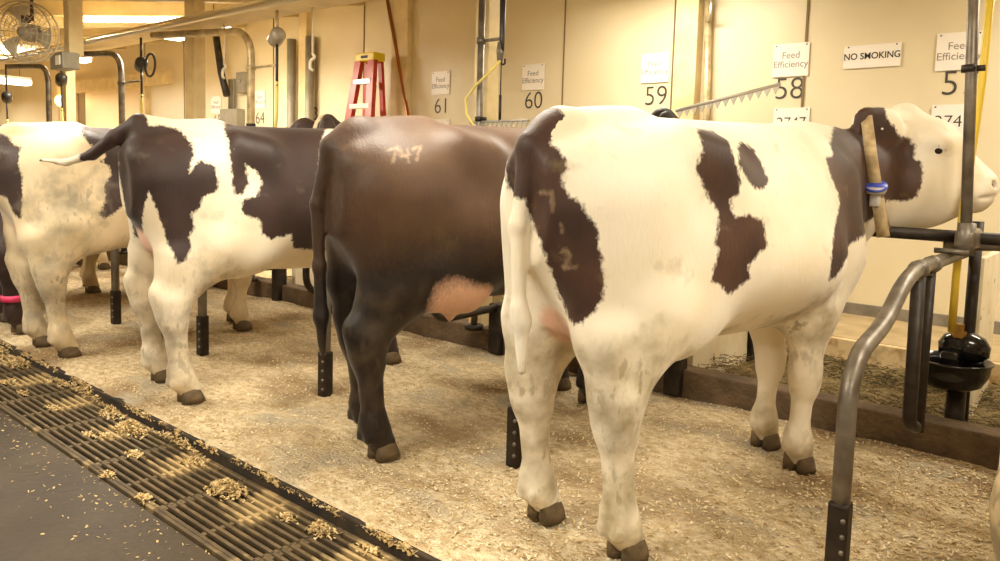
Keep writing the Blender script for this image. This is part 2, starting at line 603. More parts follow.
# knuckle where the near upright meets the rails
bm = BM()
add_box(bm, -0.62, -0.54, 3.74, 3.93, 0.955, 1.045, 0.02)
add_tube(bm, [(-0.580, 3.77, 0.93), (-0.580, 3.77, 1.07)], 0.036, 16)
add_tube(bm, [(-0.69, 3.74, 0.945), (-0.56, 3.74, 0.945)], 0.012, 8)
tag(new_obj('pipe_clamp', bm, 'galv'), 'rusty clamp joining the near upright pipe to the neck rail', 'clamp')

# ------------------------------------------------------------------ white boards between the mangers
def board(x, y0, y1, z0, z1, label, strip=False):
    t = thing('manger_board', label, 'board', (x, y0, z0), 0, 'white boards between mangers')
    bm = BM(); add_box(bm, -0.02, 0.02, 0, y1 - y0, 0, z1 - z0, 0.006); new_obj('panel', bm, 'board_white', t, smooth=False)
    bm = BM(); add_box(bm, -0.032, 0.032, -0.03, 0.02, 0, z1 - z0 + 0.01, 0.006); new_obj('edge_strip', bm, 'board_white', t, smooth=False)
    if strip:
        bm = BM()
        n = 14
        for k in range(n):
            z = (z1 - z0) * k / n
            add_box(bm, -0.035, 0.05, y1 - y0 - 0.01 + random.uniform(0, .012), y1 - y0 + 0.055 + random.uniform(0, .02), z, z + (z1 - z0) / n + 0.004, 0.004)
        new_obj('rubber_edge', bm, 'rubber', t, smooth=False)
    return t


board(-0.64, 4.58, 5.18, 0.0, 0.85, 'white board at the right edge behind the black drinking bowl')
board(-1.95, 4.03, 4.82, 0.0, 0.62, 'white board seen between the front and hind legs of the nearest cow', True)
board(-3.27, 4.03, 4.82, 0.0, 0.62, 'white board under the brown cow belly')
board(-4.57, 4.03, 4.82, 0.0, 0.62, 'white board left of the tail of the brown cow')
board(-5.87, 4.03, 4.82, 0.0, 0.62, 'white board behind the third spotted cow')

# ------------------------------------------------------------------ drinking bowl
t = thing('drinking_bowl', 'black enamel drinking bowl with a brass valve at the manger', 'water bowl', (-0.645, 4.08, 0.26))
bm = BM()
add_lathe(bm, [(0, 0), (0.06, 0.004), (0.105, 0.03), (0.128, 0.075), (0.134, 0.12), (0.140, 0.122), (0.140, 0.130), (0.130, 0.130), (0.122, 0.08), (0.098, 0.04), (0, 0.022)], 40)
new_obj('bowl', bm, 'black_enamel', t)
t.scale = (1.22, 1.22, 1.15)
bm = BM()
add_lathe(bm, [(0, 0), (0.055, 0), (0.075, 0.02), (0.078, 0.06), (0.062, 0.095), (0.03, 0.115), (0, 0.118)], 28, Matrix.Translation((0.03, 0.05, 0.125)) @ Matrix.Diagonal((1.15, 0.8, 1, 1)))
new_obj('valve_housing', bm, 'black_enamel', t)
bm = BM()
add_box(bm, -0.03, 0.03, -0.075, 0.03, 0.03, 0.17, 0.012)
new_obj('paddle', bm, 'black_enamel', t, smooth=False)
bm = BM()
add_lathe(bm, [(0.0, 0), (0.018, 0), (0.018, 0.02), (0.026, 0.02), (0.026, 0.045), (0.016, 0.045), (0.016, 0.075), (0, 0.075)], 6, Matrix.Translation((0.015, 0.02, 0.2)))
new_obj('valve_fitting', bm, 'brass', t, smooth=False)
bm = BM()
add_tube(bm, [(0.02, 0.03, -0.28), (0.02, 0.03, 0.01)], 0.035, 14)
new_obj('stand_pipe', bm, 'galv_dark', t)
bm = BM()
add_tube(bm, [(-0.585, 3.99, 2.6), (-0.60, 3.985, 1.7), (-0.635, 3.985, 1.05), (-0.645, 4.02, 0.8), (-0.655, 4.08, 0.54)], 0.017, 12)
tag(new_obj('water_hose', bm, 'hose_yellow'), 'yellow hose running down behind the near upright pipe to the black bowl', 'hose')
bm = BM()
add_tube(bm, [(-0.60, 4.19, 0.0), (-0.60, 4.19, 1.06)], 0.026, 14)
tag(new_obj('short_post', bm, 'galv_dark'), 'short dark post behind the yellow hose beside the white board', 'post')
bm = BM()
add_tube(bm, [(-0.7, 3.98, 0.955), (-0.48, 4.04, 0.965), (-0.30, 4.08, 0.965)], 0.026, 12)
tag(new_obj('rail_stub', bm, 'galv'), 'short grey pipe end beside the clamp at the right edge', 'rail')

# ------------------------------------------------------------------ signs and numbers on the back wall
WR = (math.radians(90), 0, 0)


def sign(cx, cz, w, h, lines, size, label, name='paper_sign', ink='ink_grey', group='paper signs on the back wall', dx=0.0, sx=1.0, space=1.0, bold=0.0):
    t = thing(name, label, 'sign', (cx, 6.2, cz), 0, group)
    bm = BM(); add_box(bm, -w / 2, w / 2, -0.012, -0.006, -h / 2, h / 2); new_obj('sheet', bm, 'paper', t, smooth=False)
    text_mesh('lettering', lines, size, (dx, -0.0125, 0), WR, ink, t, space=space, sx=sx, bold=bold)
    for s in (-1, 1):
        bm = BM(); add_lathe(bm, [(0, 0), (0.006, 0.001), (0.004, 0.005), (0, 0.006)], 8, axis_mx((s * w * 0.42, -0.012, h * 0.44), (0, -1, 0)))
        new_obj('pin', bm, 'ink_dark', t)
    return t


def number(cx, cz, txt, label, h=0.178):
    o = text_mesh('stall_number', txt, h * 1.40, (cx, 6.197, cz), WR, 'lettering', None, 0.001, sx=0.98, bold=-0.003)
    tag(o, label, 'number', 'stall numbers on the back wall')


FE = 'Feed\nEfficiency'
for cx, cz, lab in ((-1.085, 2.157, 'above number 57'), (-2.26, 2.177, 'above number 58'), (-3.483, 2.191, 'above number 59'), (-4.887, 2.188, 'above number 60'),
                    (-6.225, 2.195, 'above number 61'), (-9.95, 2.145, 'above number 64'), (-11.18, 2.11, 'above number 65')):
    sign(cx, cz, 0.285, 0.262, FE, 0.075, 'white paper sign reading Feed Efficiency ' + lab, space=0.95)
for cx, cz, n in ((-1.065, 1.929, '57'), (-2.262, 1.944, '58'), (-3.465, 1.934, '59'), (-4.876, 1.944, '60'), (-6.209, 1.929, '61'), (-8.66, 1.90, '63'), (-9.949, 1.871, '64'), (-11.149, 1.86, '65')):
    number(cx, cz, n, 'dark stall number %s on the cream wall' % n)
sign(-1.085, 1.664, 0.285, 0.243, '274', 0.12, 'white id sign reading 274 below number 57', ink='ink_dark', dx=-0.035, bold=-0.001)
sign(-2.228, 1.675, 0.285, 0.243, '2747', 0.12, 'white id sign reading 2747 below number 58', ink='ink_dark', bold=-0.001, dx=0)
sign(-3.49, 1.66, 0.285, 0.243, '2748', 0.12, 'white id sign half hidden by the cow back below number 59', ink='ink_dark', bold=-0.001)
sign(-6.212, 1.665, 0.285, 0.243, '2750', 0.12, 'white id sign reading 2750 below number 61', ink='ink_dark', bold=-0.001)
sign(-1.656, 2.165, 0.40, 0.17, 'NO SMOKING', 0.068, 'white sign reading NO SMOKING on the cream wall', ink='ink_dark', bold=0.001, sx=0.92)

# ------------------------------------------------------------------ red step ladder leaning at the wall
t = thing('step_ladder', 'red fibreglass step ladder with a yellow top cap leaning at the wall', 'ladder', (-7.12, 5.9, 0.195))
bm = BM(); add_box(bm, -0.17, 0.17, -0.09, 0.09, 2.26, 2.36, 0.015); new_obj('top_cap', bm, 'ladder_yellow', t, smooth=False)
bm = BM(); add_box(bm, -0.06, 0.06, -0.093, -0.088, 2.295, 2.325); new_obj('cap_label', bm, 'ink_dark', t, smooth=False)
def rail(name, p0, p1, w, d, thick):
    """C-channel rail between two points"""
    p0, p1 = Vector(p0), Vector(p1)
    bm = BM()
    prof = [(-w, d), (-w, -d), (w, -d), (w, d), (w - thick, d), (w - thick, -d + thick), (-w + thick, -d + thick), (-w + thick, d)]
    A = [bm.verts.new(p0 + Vector((x, y, 0))) for x, y in prof]
    B = [bm.verts.new(p1 + Vector((x, y, 0))) for x, y in prof]
    for k in range(8):
        bm.faces.new((A[k], A[(k + 1) % 8], B[(k + 1) % 8], B[k]))
    bm.faces.new(A); bm.faces.new(B)
    return new_obj(name, bm, 'ladder_red', t, smooth=False)


for s in (-1, 1):
    rail('front_rail', (s * 0.12, -0.06, 2.27), (s * 0.34, -0.36, 0.0), 0.055, 0.03, 0.008)
    rail('rear_rail', (s * 0.12, 0.06, 2.27), (s * 0.28, 0.10, 0.0), 0.03, 0.02, 0.006)
for k in range(7):
    z = 0.28 + k * 0.29
    f = (2.28 - z) / 2.28
    w = 0.13 + 0.19 * f
    bm = BM(); add_box(bm, -w, w, -0.10 - 0.27 * f, -0.02 - 0.27 * f, z - 0.03, z + 0.03, 0.006); new_obj('step', bm, 'alu', t, smooth=False)

# ------------------------------------------------------------------ pipes on the back wall
bm = BM(); add_tube(bm, [(-7.08, 6.1, 3.28), (-6.58, 6.14, 1.4), (-6.5, 6.15, 0.8)], 0.022, 12)
tag(new_obj('copper_pipe', bm, 'copper'), 'slanting copper pipe on the wall right of the red ladder', 'pipe')
bm = BM(); add_tube(bm, [(-2.985, 6.15, 3.2), (-2.90, 6.15, 0.25)], 0.032, 14)
tag(new_obj('wall_pipe', bm, 'galv_tan'), 'tan pipe running down the wall right of the cream pilaster', 'pipe')
bm = BM(); add_tube(bm, fillet([(-2.955, 6.12, 2.72), (-2.905, 6.06, 2.70), (-2.905, 6.06, 2.56), (-2.955, 6.12, 2.54)], 0.05, 6), 0.014, 10)
tag(new_obj('pull_handle', bm, 'steel'), 'shiny D-shaped handle at the top of the tan wall pipe', 'handle')
for x, lab in ((-9.02, 'left one of the two grey vertical pipes left of the red ladder'), (-8.60, 'right one of the two grey vertical pipes left of the red ladder')):
    t = thing('wall_pipe', lab, 'pipe', (x, 6.1, 0.195), 0, 'grey pipes left of the ladder')
    bm = BM(); add_tube(bm, [(0, 0, 0), (0, 0, 2.72)], 0.06, 16); new_obj('pipe', bm, 'grey_box', t)
    bm = BM(); add_tube(bm, [(0, 0, 1.45), (0, 0, 1.53)], 0.08, 16); new_obj('collar', bm, 'galv_tan', t)

t = thing('electrical_box', 'grey electrical box with conduits on the wall beside number 65', 'box', (-10.60, 6.2, 1.72))
bm = BM(); add_box(bm, -0.24, 0.24, -0.14, 0.0, 0.0, 0.30, 0.01); new_obj('case', bm, 'grey_box', t, smooth=False)
for dx in (-0.1, -0.03, 0.05):
    bm = BM(); add_tube(bm, [(dx, -0.06, 0.3), (dx, -0.06, 0.75)], 0.018, 8); new_obj('conduit', bm, 'grey_box', t)
t = thing('switch_box', 'small grey switch box on the wall above the electrical box', 'box', (-10.30, 6.2, 2.25))
bm = BM(); add_box(bm, -0.11, 0.11, -0.12, 0, 0, 0.30, 0.01); new_obj('case', bm, 'grey_box', t, smooth=False)
bm = BM(); add_lathe(bm, [(0, 0), (0.03, 0), (0.03, 0.02), (0, 0.03)], 12, axis_mx((0, -0.12, 0.17), (0, -1, 0))); new_obj('knob', bm, 'device_grey', t)
bm = BM(); add_tube(bm, [(-10.84, 5.98, 3.29), (-10.74, 5.96, 3.05), (-10.58, 5.94, 2.55), (-10.42, 5.94, 2.2)], 0.05, 12)
tag(new_obj('slanted_duct', bm, 'galv_dark'), 'dark slanted duct behind the hanging hook above the electrical box', 'duct')

# ------------------------------------------------------------------ pipeline and what hangs from it
bm = BM()
add_tube(bm, [(XL, 3.40, 2.475), (-3.0, 3.40, 2.475), (XR, 3.40, 2.475)], 0.026, 14)
tag(new_obj('overhead_pipeline', bm, 'steel'), 'shiny pipe running along the edge of the overhead beam', 'pipe')


def hanger(x, z, label, disc=True, body='device_grey', y=3.66, top=2.5, drop=0.75, cord='cord_yellow', r=0.075, sc=1.0, bar='device_dark'):
    t = thing('hanging_meter', label, 'device', (x, y, z), 0, 'devices hanging from the overhead beam')
    bm = BM(); add_tube(bm, [(0, 0, 0), (0, 0, top - z)], 0.013, 8); new_obj('rod', bm, bar if body != 'device_grey' else 'galv_tan', t)
    bm = BM()
    add_lathe(bm, [(0, -0.10), (r * 0.8, -0.10), (r, -0.085), (r, 0.05), (r * 0.75, 0.085), (r * 0.45, 0.10), (0, 0.105)], 20,
              Matrix.Translation((0, 0, -0.03)) @ Matrix.Rotation(math.radians(70), 4, 'Y') @ Matrix.Rotation(0.3, 4, 'X') @ Matrix.Diagonal((sc, sc, sc, 1)))
    new_obj('housing', bm, body, t)
    if disc:
        bm = BM()
        add_tube(bm, [(0.16 + 0.02 * math.sin(a), 0.02 + 0.05 * math.cos(a), -0.05 + 0.115 * math.sin(a)) for a in np.linspace(0, 2 * math.pi, 28)[:-1]], 0.012, 8, closed=True)
        new_obj('ring', bm, 'device_dark', t)
    bm = BM(); add_tube(bm, [(0, 0, -0.08), (0, 0, -0.08 - drop * 0.42)], 0.012, 8); new_obj('lower_rod', bm, bar, t)
    bm = BM(); add_tube(bm, [(0, 0, -0.06 - drop * 0.40), (-0.02, 0.01, -0.06 - drop * 0.75), (-0.13, 0.03, -0.06 - drop * 1.25)], 0.014, 8); new_obj('cable', bm, cord, t)
    return t


hanger(-5.62, 2.32, 'pale grey drum device hanging on a rod beside the bent pipe near the ladder', False, 'device_grey', drop=0.85, r=0.075, sc=0.85)
hanger(-8.12, 2.26, 'dark hanging device with a round ring, left of the cream post', True, 'device_dark', drop=0.7, sc=0.85)
hanger(-10.30, 2.22, 'dark grey hanging device beside the bright warm lamp', False, 'device_dark', drop=0.8, sc=0.9)
hanger(-12.3, 2.08, 'small dark hanging device farthest at the left edge', False, 'device_dark', drop=0.7, sc=0.9)

t = thing('trainer_hook', 'dark hanging rod with hook and yellow cord beside the tall pipe above the brown cow', 'hanger', (-3.24, 3.77, 2.5))
bm = BM(); add_tube(bm, [(0, 0, 0), (0, 0, -0.42), (0.006, 0, -0.5)], [0.022, 0.018, 0.012], 10); new_obj('strap', bm, 'device_dark', t)
bm = BM(); add_tube(bm, [(0.05, 0, -0.10), (0.12, 0, -0.14), (0.22, 0, -0.10)], 0.03, 10); new_obj('arm', bm, 'device_dark', t)
bm = BM(); add_lathe(bm, [(0, -0.05), (0.022, -0.045), (0.03, 0), (0.022, 0.045), (0, 0.05)], 14, Matrix.Translation((-0.012, 0, -0.50)) @ Matrix.Diagonal((1, 0.6, 1.3, 1))); new_obj('insulator', bm, 'galv', t)
bm = BM(); add_tube(bm, fillet([(0.0, 0, -0.54), (0.0, 0, -0.585), (0.03, 0, -0.585), (0.03, 0, -0.55)], 0.02), 0.007, 8); new_obj('hook', bm, 'galv_dark', t)
bm = BM(); add_tube(bm, [(0, 0, -0.55), (0, 0, -0.78)], 0.004, 6); add_tube(bm, [(0, 0, -0.78), (0, 0, -0.95)], 0.009, 8); new_obj('drop_rod', bm, 'galv_dark', t)
bm = BM()
add_tube(bm, [(0, -0.01, -0.56), (-0.06, -0.05, -0.64), (-0.17, -0.06, -0.72), (-0.27, -0.04, -0.80), (-0.25, -0.05, -0.90), (-0.17, -0.06, -0.98), (-0.15, -0.05, -1.04), (-0.2, -0.02, -1.12)], 0.009, 8)
new_obj('yellow_cord', bm, 'cord_yellow', t)


def comb(p0, p1, label, n):
    """toothed cow trainer bar"""
    p0, p1 = Vector(p0), Vector(p1)
    t = thing('trainer_bar', label, 'trainer bar', p0, 0, 'toothed trainer bars above the backs')
    bm = BM(); add_tube(bm, [(0, 0, 0), p1 - p0], 0.009, 8); new_obj('bar', bm, 'device_grey', t)
    bm = BM()
    d = (p1 - p0) / n
    for k in range(n):
        a = d * k
        v = [bm.verts.new(a + Vector((0, dy, 0))) for dy in (-0.003, 0.003)]
        w = [bm.verts.new(a + d + Vector((0, dy, 0))) for dy in (-0.003, 0.003)]
        q = [bm.verts.new(a + d * 0.5 + Vector((0, dy, -0.045))) for dy in (-0.003, 0.003)]
        bm.faces.new((v[0], w[0], q[0])); bm.faces.new((v[1], q[1], w[1])); bm.faces.new((v[0], q[0], q[1], v[1])); bm.faces.new((w[0], w[1], q[1], q[0])); bm.faces.new((v[0], v[1], w[1], w[0]))
    new_obj('teeth', bm, 'device_grey', t, smooth=False)


comb((-1.98, 3.77, 1.585), (-1.42, 3.77, 1.70), 'toothed metal bar tilted up to the right below number 58', 13)
comb((-3.5, 3.77, 1.55), (-3.0, 3.77, 1.555), 'level toothed metal bar below number 60 beside the tall pipe', 12)

for x, z, lab in ((-5.25, 2.09, 'white hook on a cord hanging left of the red ladder'), (-6.62, 2.10, 'white hook on a cord hanging left of the bent pale pipe')):
    t = thing('cord_hook', lab, 'hook', (x, 3.75, z), 0, 'hooks on cords')
    bm = BM(); add_tube(bm, [(0, 0, 0.04), (0, 0, 2.5 - z)], 0.008, 8); new_obj('cord', bm, 'cord_white', t)
    bm = BM(); add_tube(bm, fillet([(0, 0, 0.045), (0.035, 0, 0.01), (-0.03, 0, -0.01), (-0.035, 0, -0.07), (0.0, 0, -0.09)], 0.03), 0.012, 8); new_obj('hook', bm, 'cord_white', t)

t = thing('junction_box', 'grey junction box at the foot of the short cream post under the ceiling', 'box', (-7.20, 2.60, 1.99))
bm = BM(); add_box(bm, -0.14, 0.14, -0.08, 0.06, 0, 0.14, 0.008); new_obj('case', bm, 'grey_box', t, smooth=False)
bm = BM(); add_box(bm, 0.0, 0.10, -0.088, -0.08, 0.03, 0.11, 0.003); new_obj('cover_plate', bm, 'paper_plain', t, smooth=False)

# ------------------------------------------------------------------ wire fan
t = thing('barn_fan', 'dusty round wire guard fan near the ceiling at top left', 'fan', (-7.25, 2.31, 2.27))
ax = Vector((0.62, -0.75, -0.1)).normalized()
mx = axis_mx((0, 0, 0), ax)
bm = BM()
for z, r in ((0.05, 0.25), (-0.05, 0.25)):
    add_tube(bm, [mx @ Vector((r * math.cos(a), r * math.sin(a), z)) for a in np.linspace(0, 2 * math.pi, 41)[:-1]], 0.007, 6, closed=True)
new_obj('rim', bm, 'fan_grey', t)
bm = BM()
for s in (1, -1):
    for r in (0.06, 0.10, 0.14, 0.18, 0.22):
        add_tube(bm, [mx @ Vector((r * math.cos(a), r * math.sin(a), s * (0.05 + 0.04 * (1 - r / 0.25)))) for a in np.linspace(0, 2 * math.pi, 37)[:-1]], 0.0025, 4, closed=True)
    for k in range(20):
        a = 2 * math.pi * k / 20
        add_tube(bm, [mx @ Vector((r * math.cos(a), r * math.sin(a), s * (0.05 + 0.04 * (1 - r / 0.25)))) for r in (0.04, 0.15, 0.25)], 0.0025, 4)
new_obj('wire_guard', bm, 'fan_grey', t)
for k in range(3):
    bm = BM()
    a0 = 2 * math.pi * k / 3
    rows = []
    for r in (0.04, 0.1, 0.16, 0.22):
        w = 0.35 + 0.5 * r / 0.22
        rows.append([bm.verts.new(mx @ Vector((r * math.cos(a0 + u * w), r * math.sin(a0 + u * w), 0.03 * (u - 0.5) + 0.004 * q))) for u in (0, .33, .66, 1) for q in (0, 1)])
    for A, B in zip(rows, rows[1:]):
        for u in range(3):
            for q in (0, 1):
                bm.faces.new((A[2 * u + q], A[2 * u + 2 + q], B[2 * u + 2 + q], B[2 * u + q]))
    new_obj('blade', bm, 'fan_grey', t)
bm = BM(); add_lathe(bm, [(0, -0.16), (0.06, -0.16), (0.075, -0.14), (0.075, -0.03), (0.05, 0.0), (0.045, 0.05), (0, 0.055)], 24, mx); new_obj('motor', bm, 'device_grey', t)
bm = BM(); add_box(bm, -0.03, 0.03, -0.03, 0.03, 0.08, 0.14, 0.006); add_tube(bm, [(0, 0.05, 0.1), (0, 0.05, CEIL(2.36) - 2.27)], 0.014, 8); new_obj('mount', bm, 'fan_dark', t)

# ------------------------------------------------------------------ warm bulb on the far wall
t = thing('wall_lamp', 'small bright warm bulb far away left of the door', 'lamp', (-16.9, 6.0, 2.36))
bm = BM(); bmesh.ops.create_uvsphere(bm, u_segments=20, v_segments=12, radius=0.12); new_obj('bulb', bm, 'bulb_glow', t)
bm = BM(); add_tube(bm, [(0, 0.08, 0.02), (0, 0.19, 0.02)], 0.07, 14); new_obj('socket', bm, 'paper_plain', t)
pl = bpy.data.lights.new('bulb_light', 'POINT'); pl.energy = 10; pl.color = (1, .72, .38); pl.shadow_soft_size = 0.1
po = bpy.data.objects.new('bulb_light', pl); COL.objects.link(po); po.parent = t; po.location = (0, -0.16, 0)
# ------------------------------------------------------------------ cows: one smooth body surface grown from blended volumes
class Field:
    def __init__(self, lo, hi, h):
        self.lo = np.array(lo, np.float32)
        self.h = h
        n = np.ceil((np.array(hi) - np.array(lo)) / h).astype(int) + 1
        self.n = n
        self.F = np.full(n, 9.0, np.float32)
        self.ax = [self.lo[i] + h * np.arange(n[i], dtype=np.float32) for i in range(3)]

    def region(self, lo, hi):
        s = []
        for i in range(3):
            a = int(max(0, math.floor((lo[i] - self.lo[i]) / self.h)))
            b = int(min(self.n[i], math.ceil((hi[i] - self.lo[i]) / self.h) + 1))
            if b <= a:
                return None, None
            s.append(slice(a, b))
        g = np.meshgrid(self.ax[0][s[0]], self.ax[1][s[1]], self.ax[2][s[2]], indexing='ij', sparse=True)
        return tuple(s), g

    def blend(self, s, d, k):
        f = self.F[s]
        hh = np.maximum(k - np.abs(f - d), 0) / k
        self.F[s] = np.minimum(f, d) - hh * hh * k * 0.25

    def carve(self, s, d, k):
        f = self.F[s]
        d = -d
        hh = np.maximum(k - np.abs(f - d), 0) / k
        self.F[s] = np.maximum(f, d) + hh * hh * k * 0.25

    def cap(self, a, b, ra, rb, k=0.06, sx=1.0, carve=False, rot=0.0):
        """tapered capsule; sx squeezes it sideways (x), rot turns the squeezed axis about z"""
        a = np.array(a, np.float32)
        b = np.array(b, np.float32)
        R = max(ra, rb) + k + 0.03
        lo = np.minimum(a, b) - R
        hi = np.maximum(a, b) + R
        s, g = self.region(lo, hi)
        if s is None:
            return
        c, sn = math.cos(rot), math.sin(rot)
        x, y, z = g[0] - a[0], g[1] - a[1], g[2] - a[2]
        X = (x * c + y * sn) / sx
        Y = -x * sn + y * c
        bx, by, bz = b - a
        BX, BY = (bx * c + by * sn) / sx, -bx * sn + by * c
        L = BX * BX + BY * BY + bz * bz + 1e-9
        t = np.clip((X * BX + Y * BY + z * bz) / L, 0, 1)
        d = np.sqrt((X - t * BX) ** 2 + (Y - t * BY) ** 2 + (z - t * bz) ** 2) - (ra + (rb - ra) * t)
        d = d * min(1.0, sx)
        (self.carve if carve else self.blend)(s, d, k)

    def torso(self, st, k=0.06):
        st = np.array(st, float)
        yy = np.linspace(st[0, 0], st[-1, 0], 400)
        ker = np.ones(31) / 31

        def sm(c):
            v = np.interp(yy, st[:, 0], st[:, c])
            return np.convolve(np.pad(v, 15, mode='edge'), ker, 'valid')
        zt, zb, w = sm(1), sm(2), sm(3)
        s, g = self.region((-0.6, st[0, 0] - 0.15, 0.3), (0.6, st[-1, 0] + 0.15, 1.7))
        Y = g[1][0, :, 0]
        Yc = np.clip(Y, yy[0], yy[-1])
        T = np.interp(Yc, yy, zt)[None, :, None]
        B = np.interp(Yc, yy, zb)[None, :, None]
        Wd = np.interp(Yc, yy, w)[None, :, None]
        dy = (Y - Yc)[None, :, None]
        zc = (T + B) / 2
        hh = (T - B) / 2
        u = (g[2] - zc) / hh
        we = Wd * (1.0 - 0.20 * np.clip(u, 0, 1.2) ** 2 - 0.10 * np.clip(-u, 0, 1.2) ** 2)
        r = (np.abs(g[0] / we) ** 2.35 + np.abs(u) ** 2.35) ** (1 / 2.35)
        d = (r - 1) * np.minimum(Wd, hh)
        d = np.where(np.abs(dy) > 0, np.sqrt(np.maximum(d, 0) ** 2 + dy * dy), d)
        self.blend(s, d.astype(np.float32), k)

    def mesh(self, name):
        F, n = self.F, self.n
        M = F < 0
        c = [M[i:n[0] - 1 + i, j:n[1] - 1 + j, k:n[2] - 1 + k] for i in (0, 1) for j in (0, 1) for k in (0, 1)]
        al = c[0].copy()
        an = c[0].copy()
        for q in c[1:]:
            al &= q
            an |= q
        act = an & ~al
        ids = np.full(act.shape, -1, np.int32)
        idx = np.argwhere(act)
        ids[act] = np.arange(len(idx))
        corner = np.array([(i, j, k) for i in (0, 1) for j in (0, 1) for k in (0, 1)])
        vals = np.stack([F[idx[:, 0] + q[0], idx[:, 1] + q[1], idx[:, 2] + q[2]] for q in corner], 1)
        acc = np.zeros((len(idx), 3))
        cnt = np.zeros(len(idx))
        for a in range(8):
            for b in range(a + 1, 8):
                if np.abs(corner[a] - corner[b]).sum() != 1:
                    continue
                va, vb = vals[:, a], vals[:, b]
                x = (va < 0) != (vb < 0)
                t = va[x] / (va[x] - vb[x])
                acc[x] += corner[a] + (corner[b] - corner[a]) * t[:, None]
                cnt[x] += 1
        V = (idx + acc / cnt[:, None]) * self.h + self.lo
        Q = []
        for ax in range(3):
            o1, o2 = [(1, 2), (2, 0), (0, 1)][ax]
            sl0 = [slice(1, n[i] - 1) for i in range(3)]
            sl1 = list(sl0)
            sl0[ax] = slice(0, n[ax] - 1)
            sl1[ax] = slice(1, n[ax])
            A, B = M[tuple(sl0)], M[tuple(sl1)]
            e = np.argwhere(A != B)
            off = np.ones(3, int)
            off[ax] = 0
            inside = A[tuple(e.T)]
            p = e + off
            quad = []
            for da, db in ((0, 0), (-1, 0), (-1, -1), (0, -1)):
                q = p.copy()
                q[:, o1] += da
                q[:, o2] += db
                quad.append(ids[q[:, 0], q[:, 1], q[:, 2]])
            quad = np.stack(quad, 1)
            quad[~inside] = quad[~inside][:, ::-1]
            Q.append(quad)
        Q = np.concatenate(Q)
        Q = Q[(Q >= 0).all(1)]
        me = bpy.data.meshes.new(name)
        me.vertices.add(len(V))
        me.vertices.foreach_set('co', V.astype(np.float32).ravel())
        me.loops.add(len(Q) * 4)
        me.loops.foreach_set('vertex_index', Q.astype(np.int32).ravel())
        me.polygons.add(len(Q))
        me.polygons.foreach_set('loop_start', np.arange(0, len(Q) * 4, 4, dtype=np.int32))
        me.polygons.foreach_set('use_smooth', np.ones(len(Q), bool))
        me.update(calc_edges=True)
        return me, V


def poly_sd(uv, poly):
    """signed distance to a polygon, positive inside"""
    P = np.array(poly, float)
    d2 = np.full(len(uv), 1e9)
    ins = np.zeros(len(uv), bool)
    for i in range(len(P)):
        a, b = P[i], P[(i + 1) % len(P)]
        e = b - a
        w = uv - a
        t = np.clip((w @ e) / (e @ e + 1e-12), 0, 1)
        d2 = np.minimum(d2, ((w - t[:, None] * e) ** 2).sum(1))
        c = ((a[1] > uv[:, 1]) != (b[1] > uv[:, 1]))
        xx = a[0] + (uv[:, 1] - a[1]) / (b[1] - a[1] + 1e-12) * (b[0] - a[0])
        ins ^= c & (uv[:, 0] < xx)
    d = np.sqrt(d2)
    return np.where(ins, d, -d)


TORSO = [(-0.285, 1.28, 1.00, 0.06), (-0.235, 1.36, 0.86, 0.155), (-0.11, 1.42, 0.76, 0.225), (0.09, 1.438, 0.69, 0.27), (0.30, 1.442, 0.645, 0.295),
         (0.60, 1.448, 0.625, 0.335), (0.95, 1.46, 0.62, 0.345), (1.20, 1.465, 0.60, 0.295), (1.42, 1.46, 0.60, 0.215), (1.57, 1.42, 0.65, 0.14),
         (1.66, 1.36, 0.78, 0.09)]


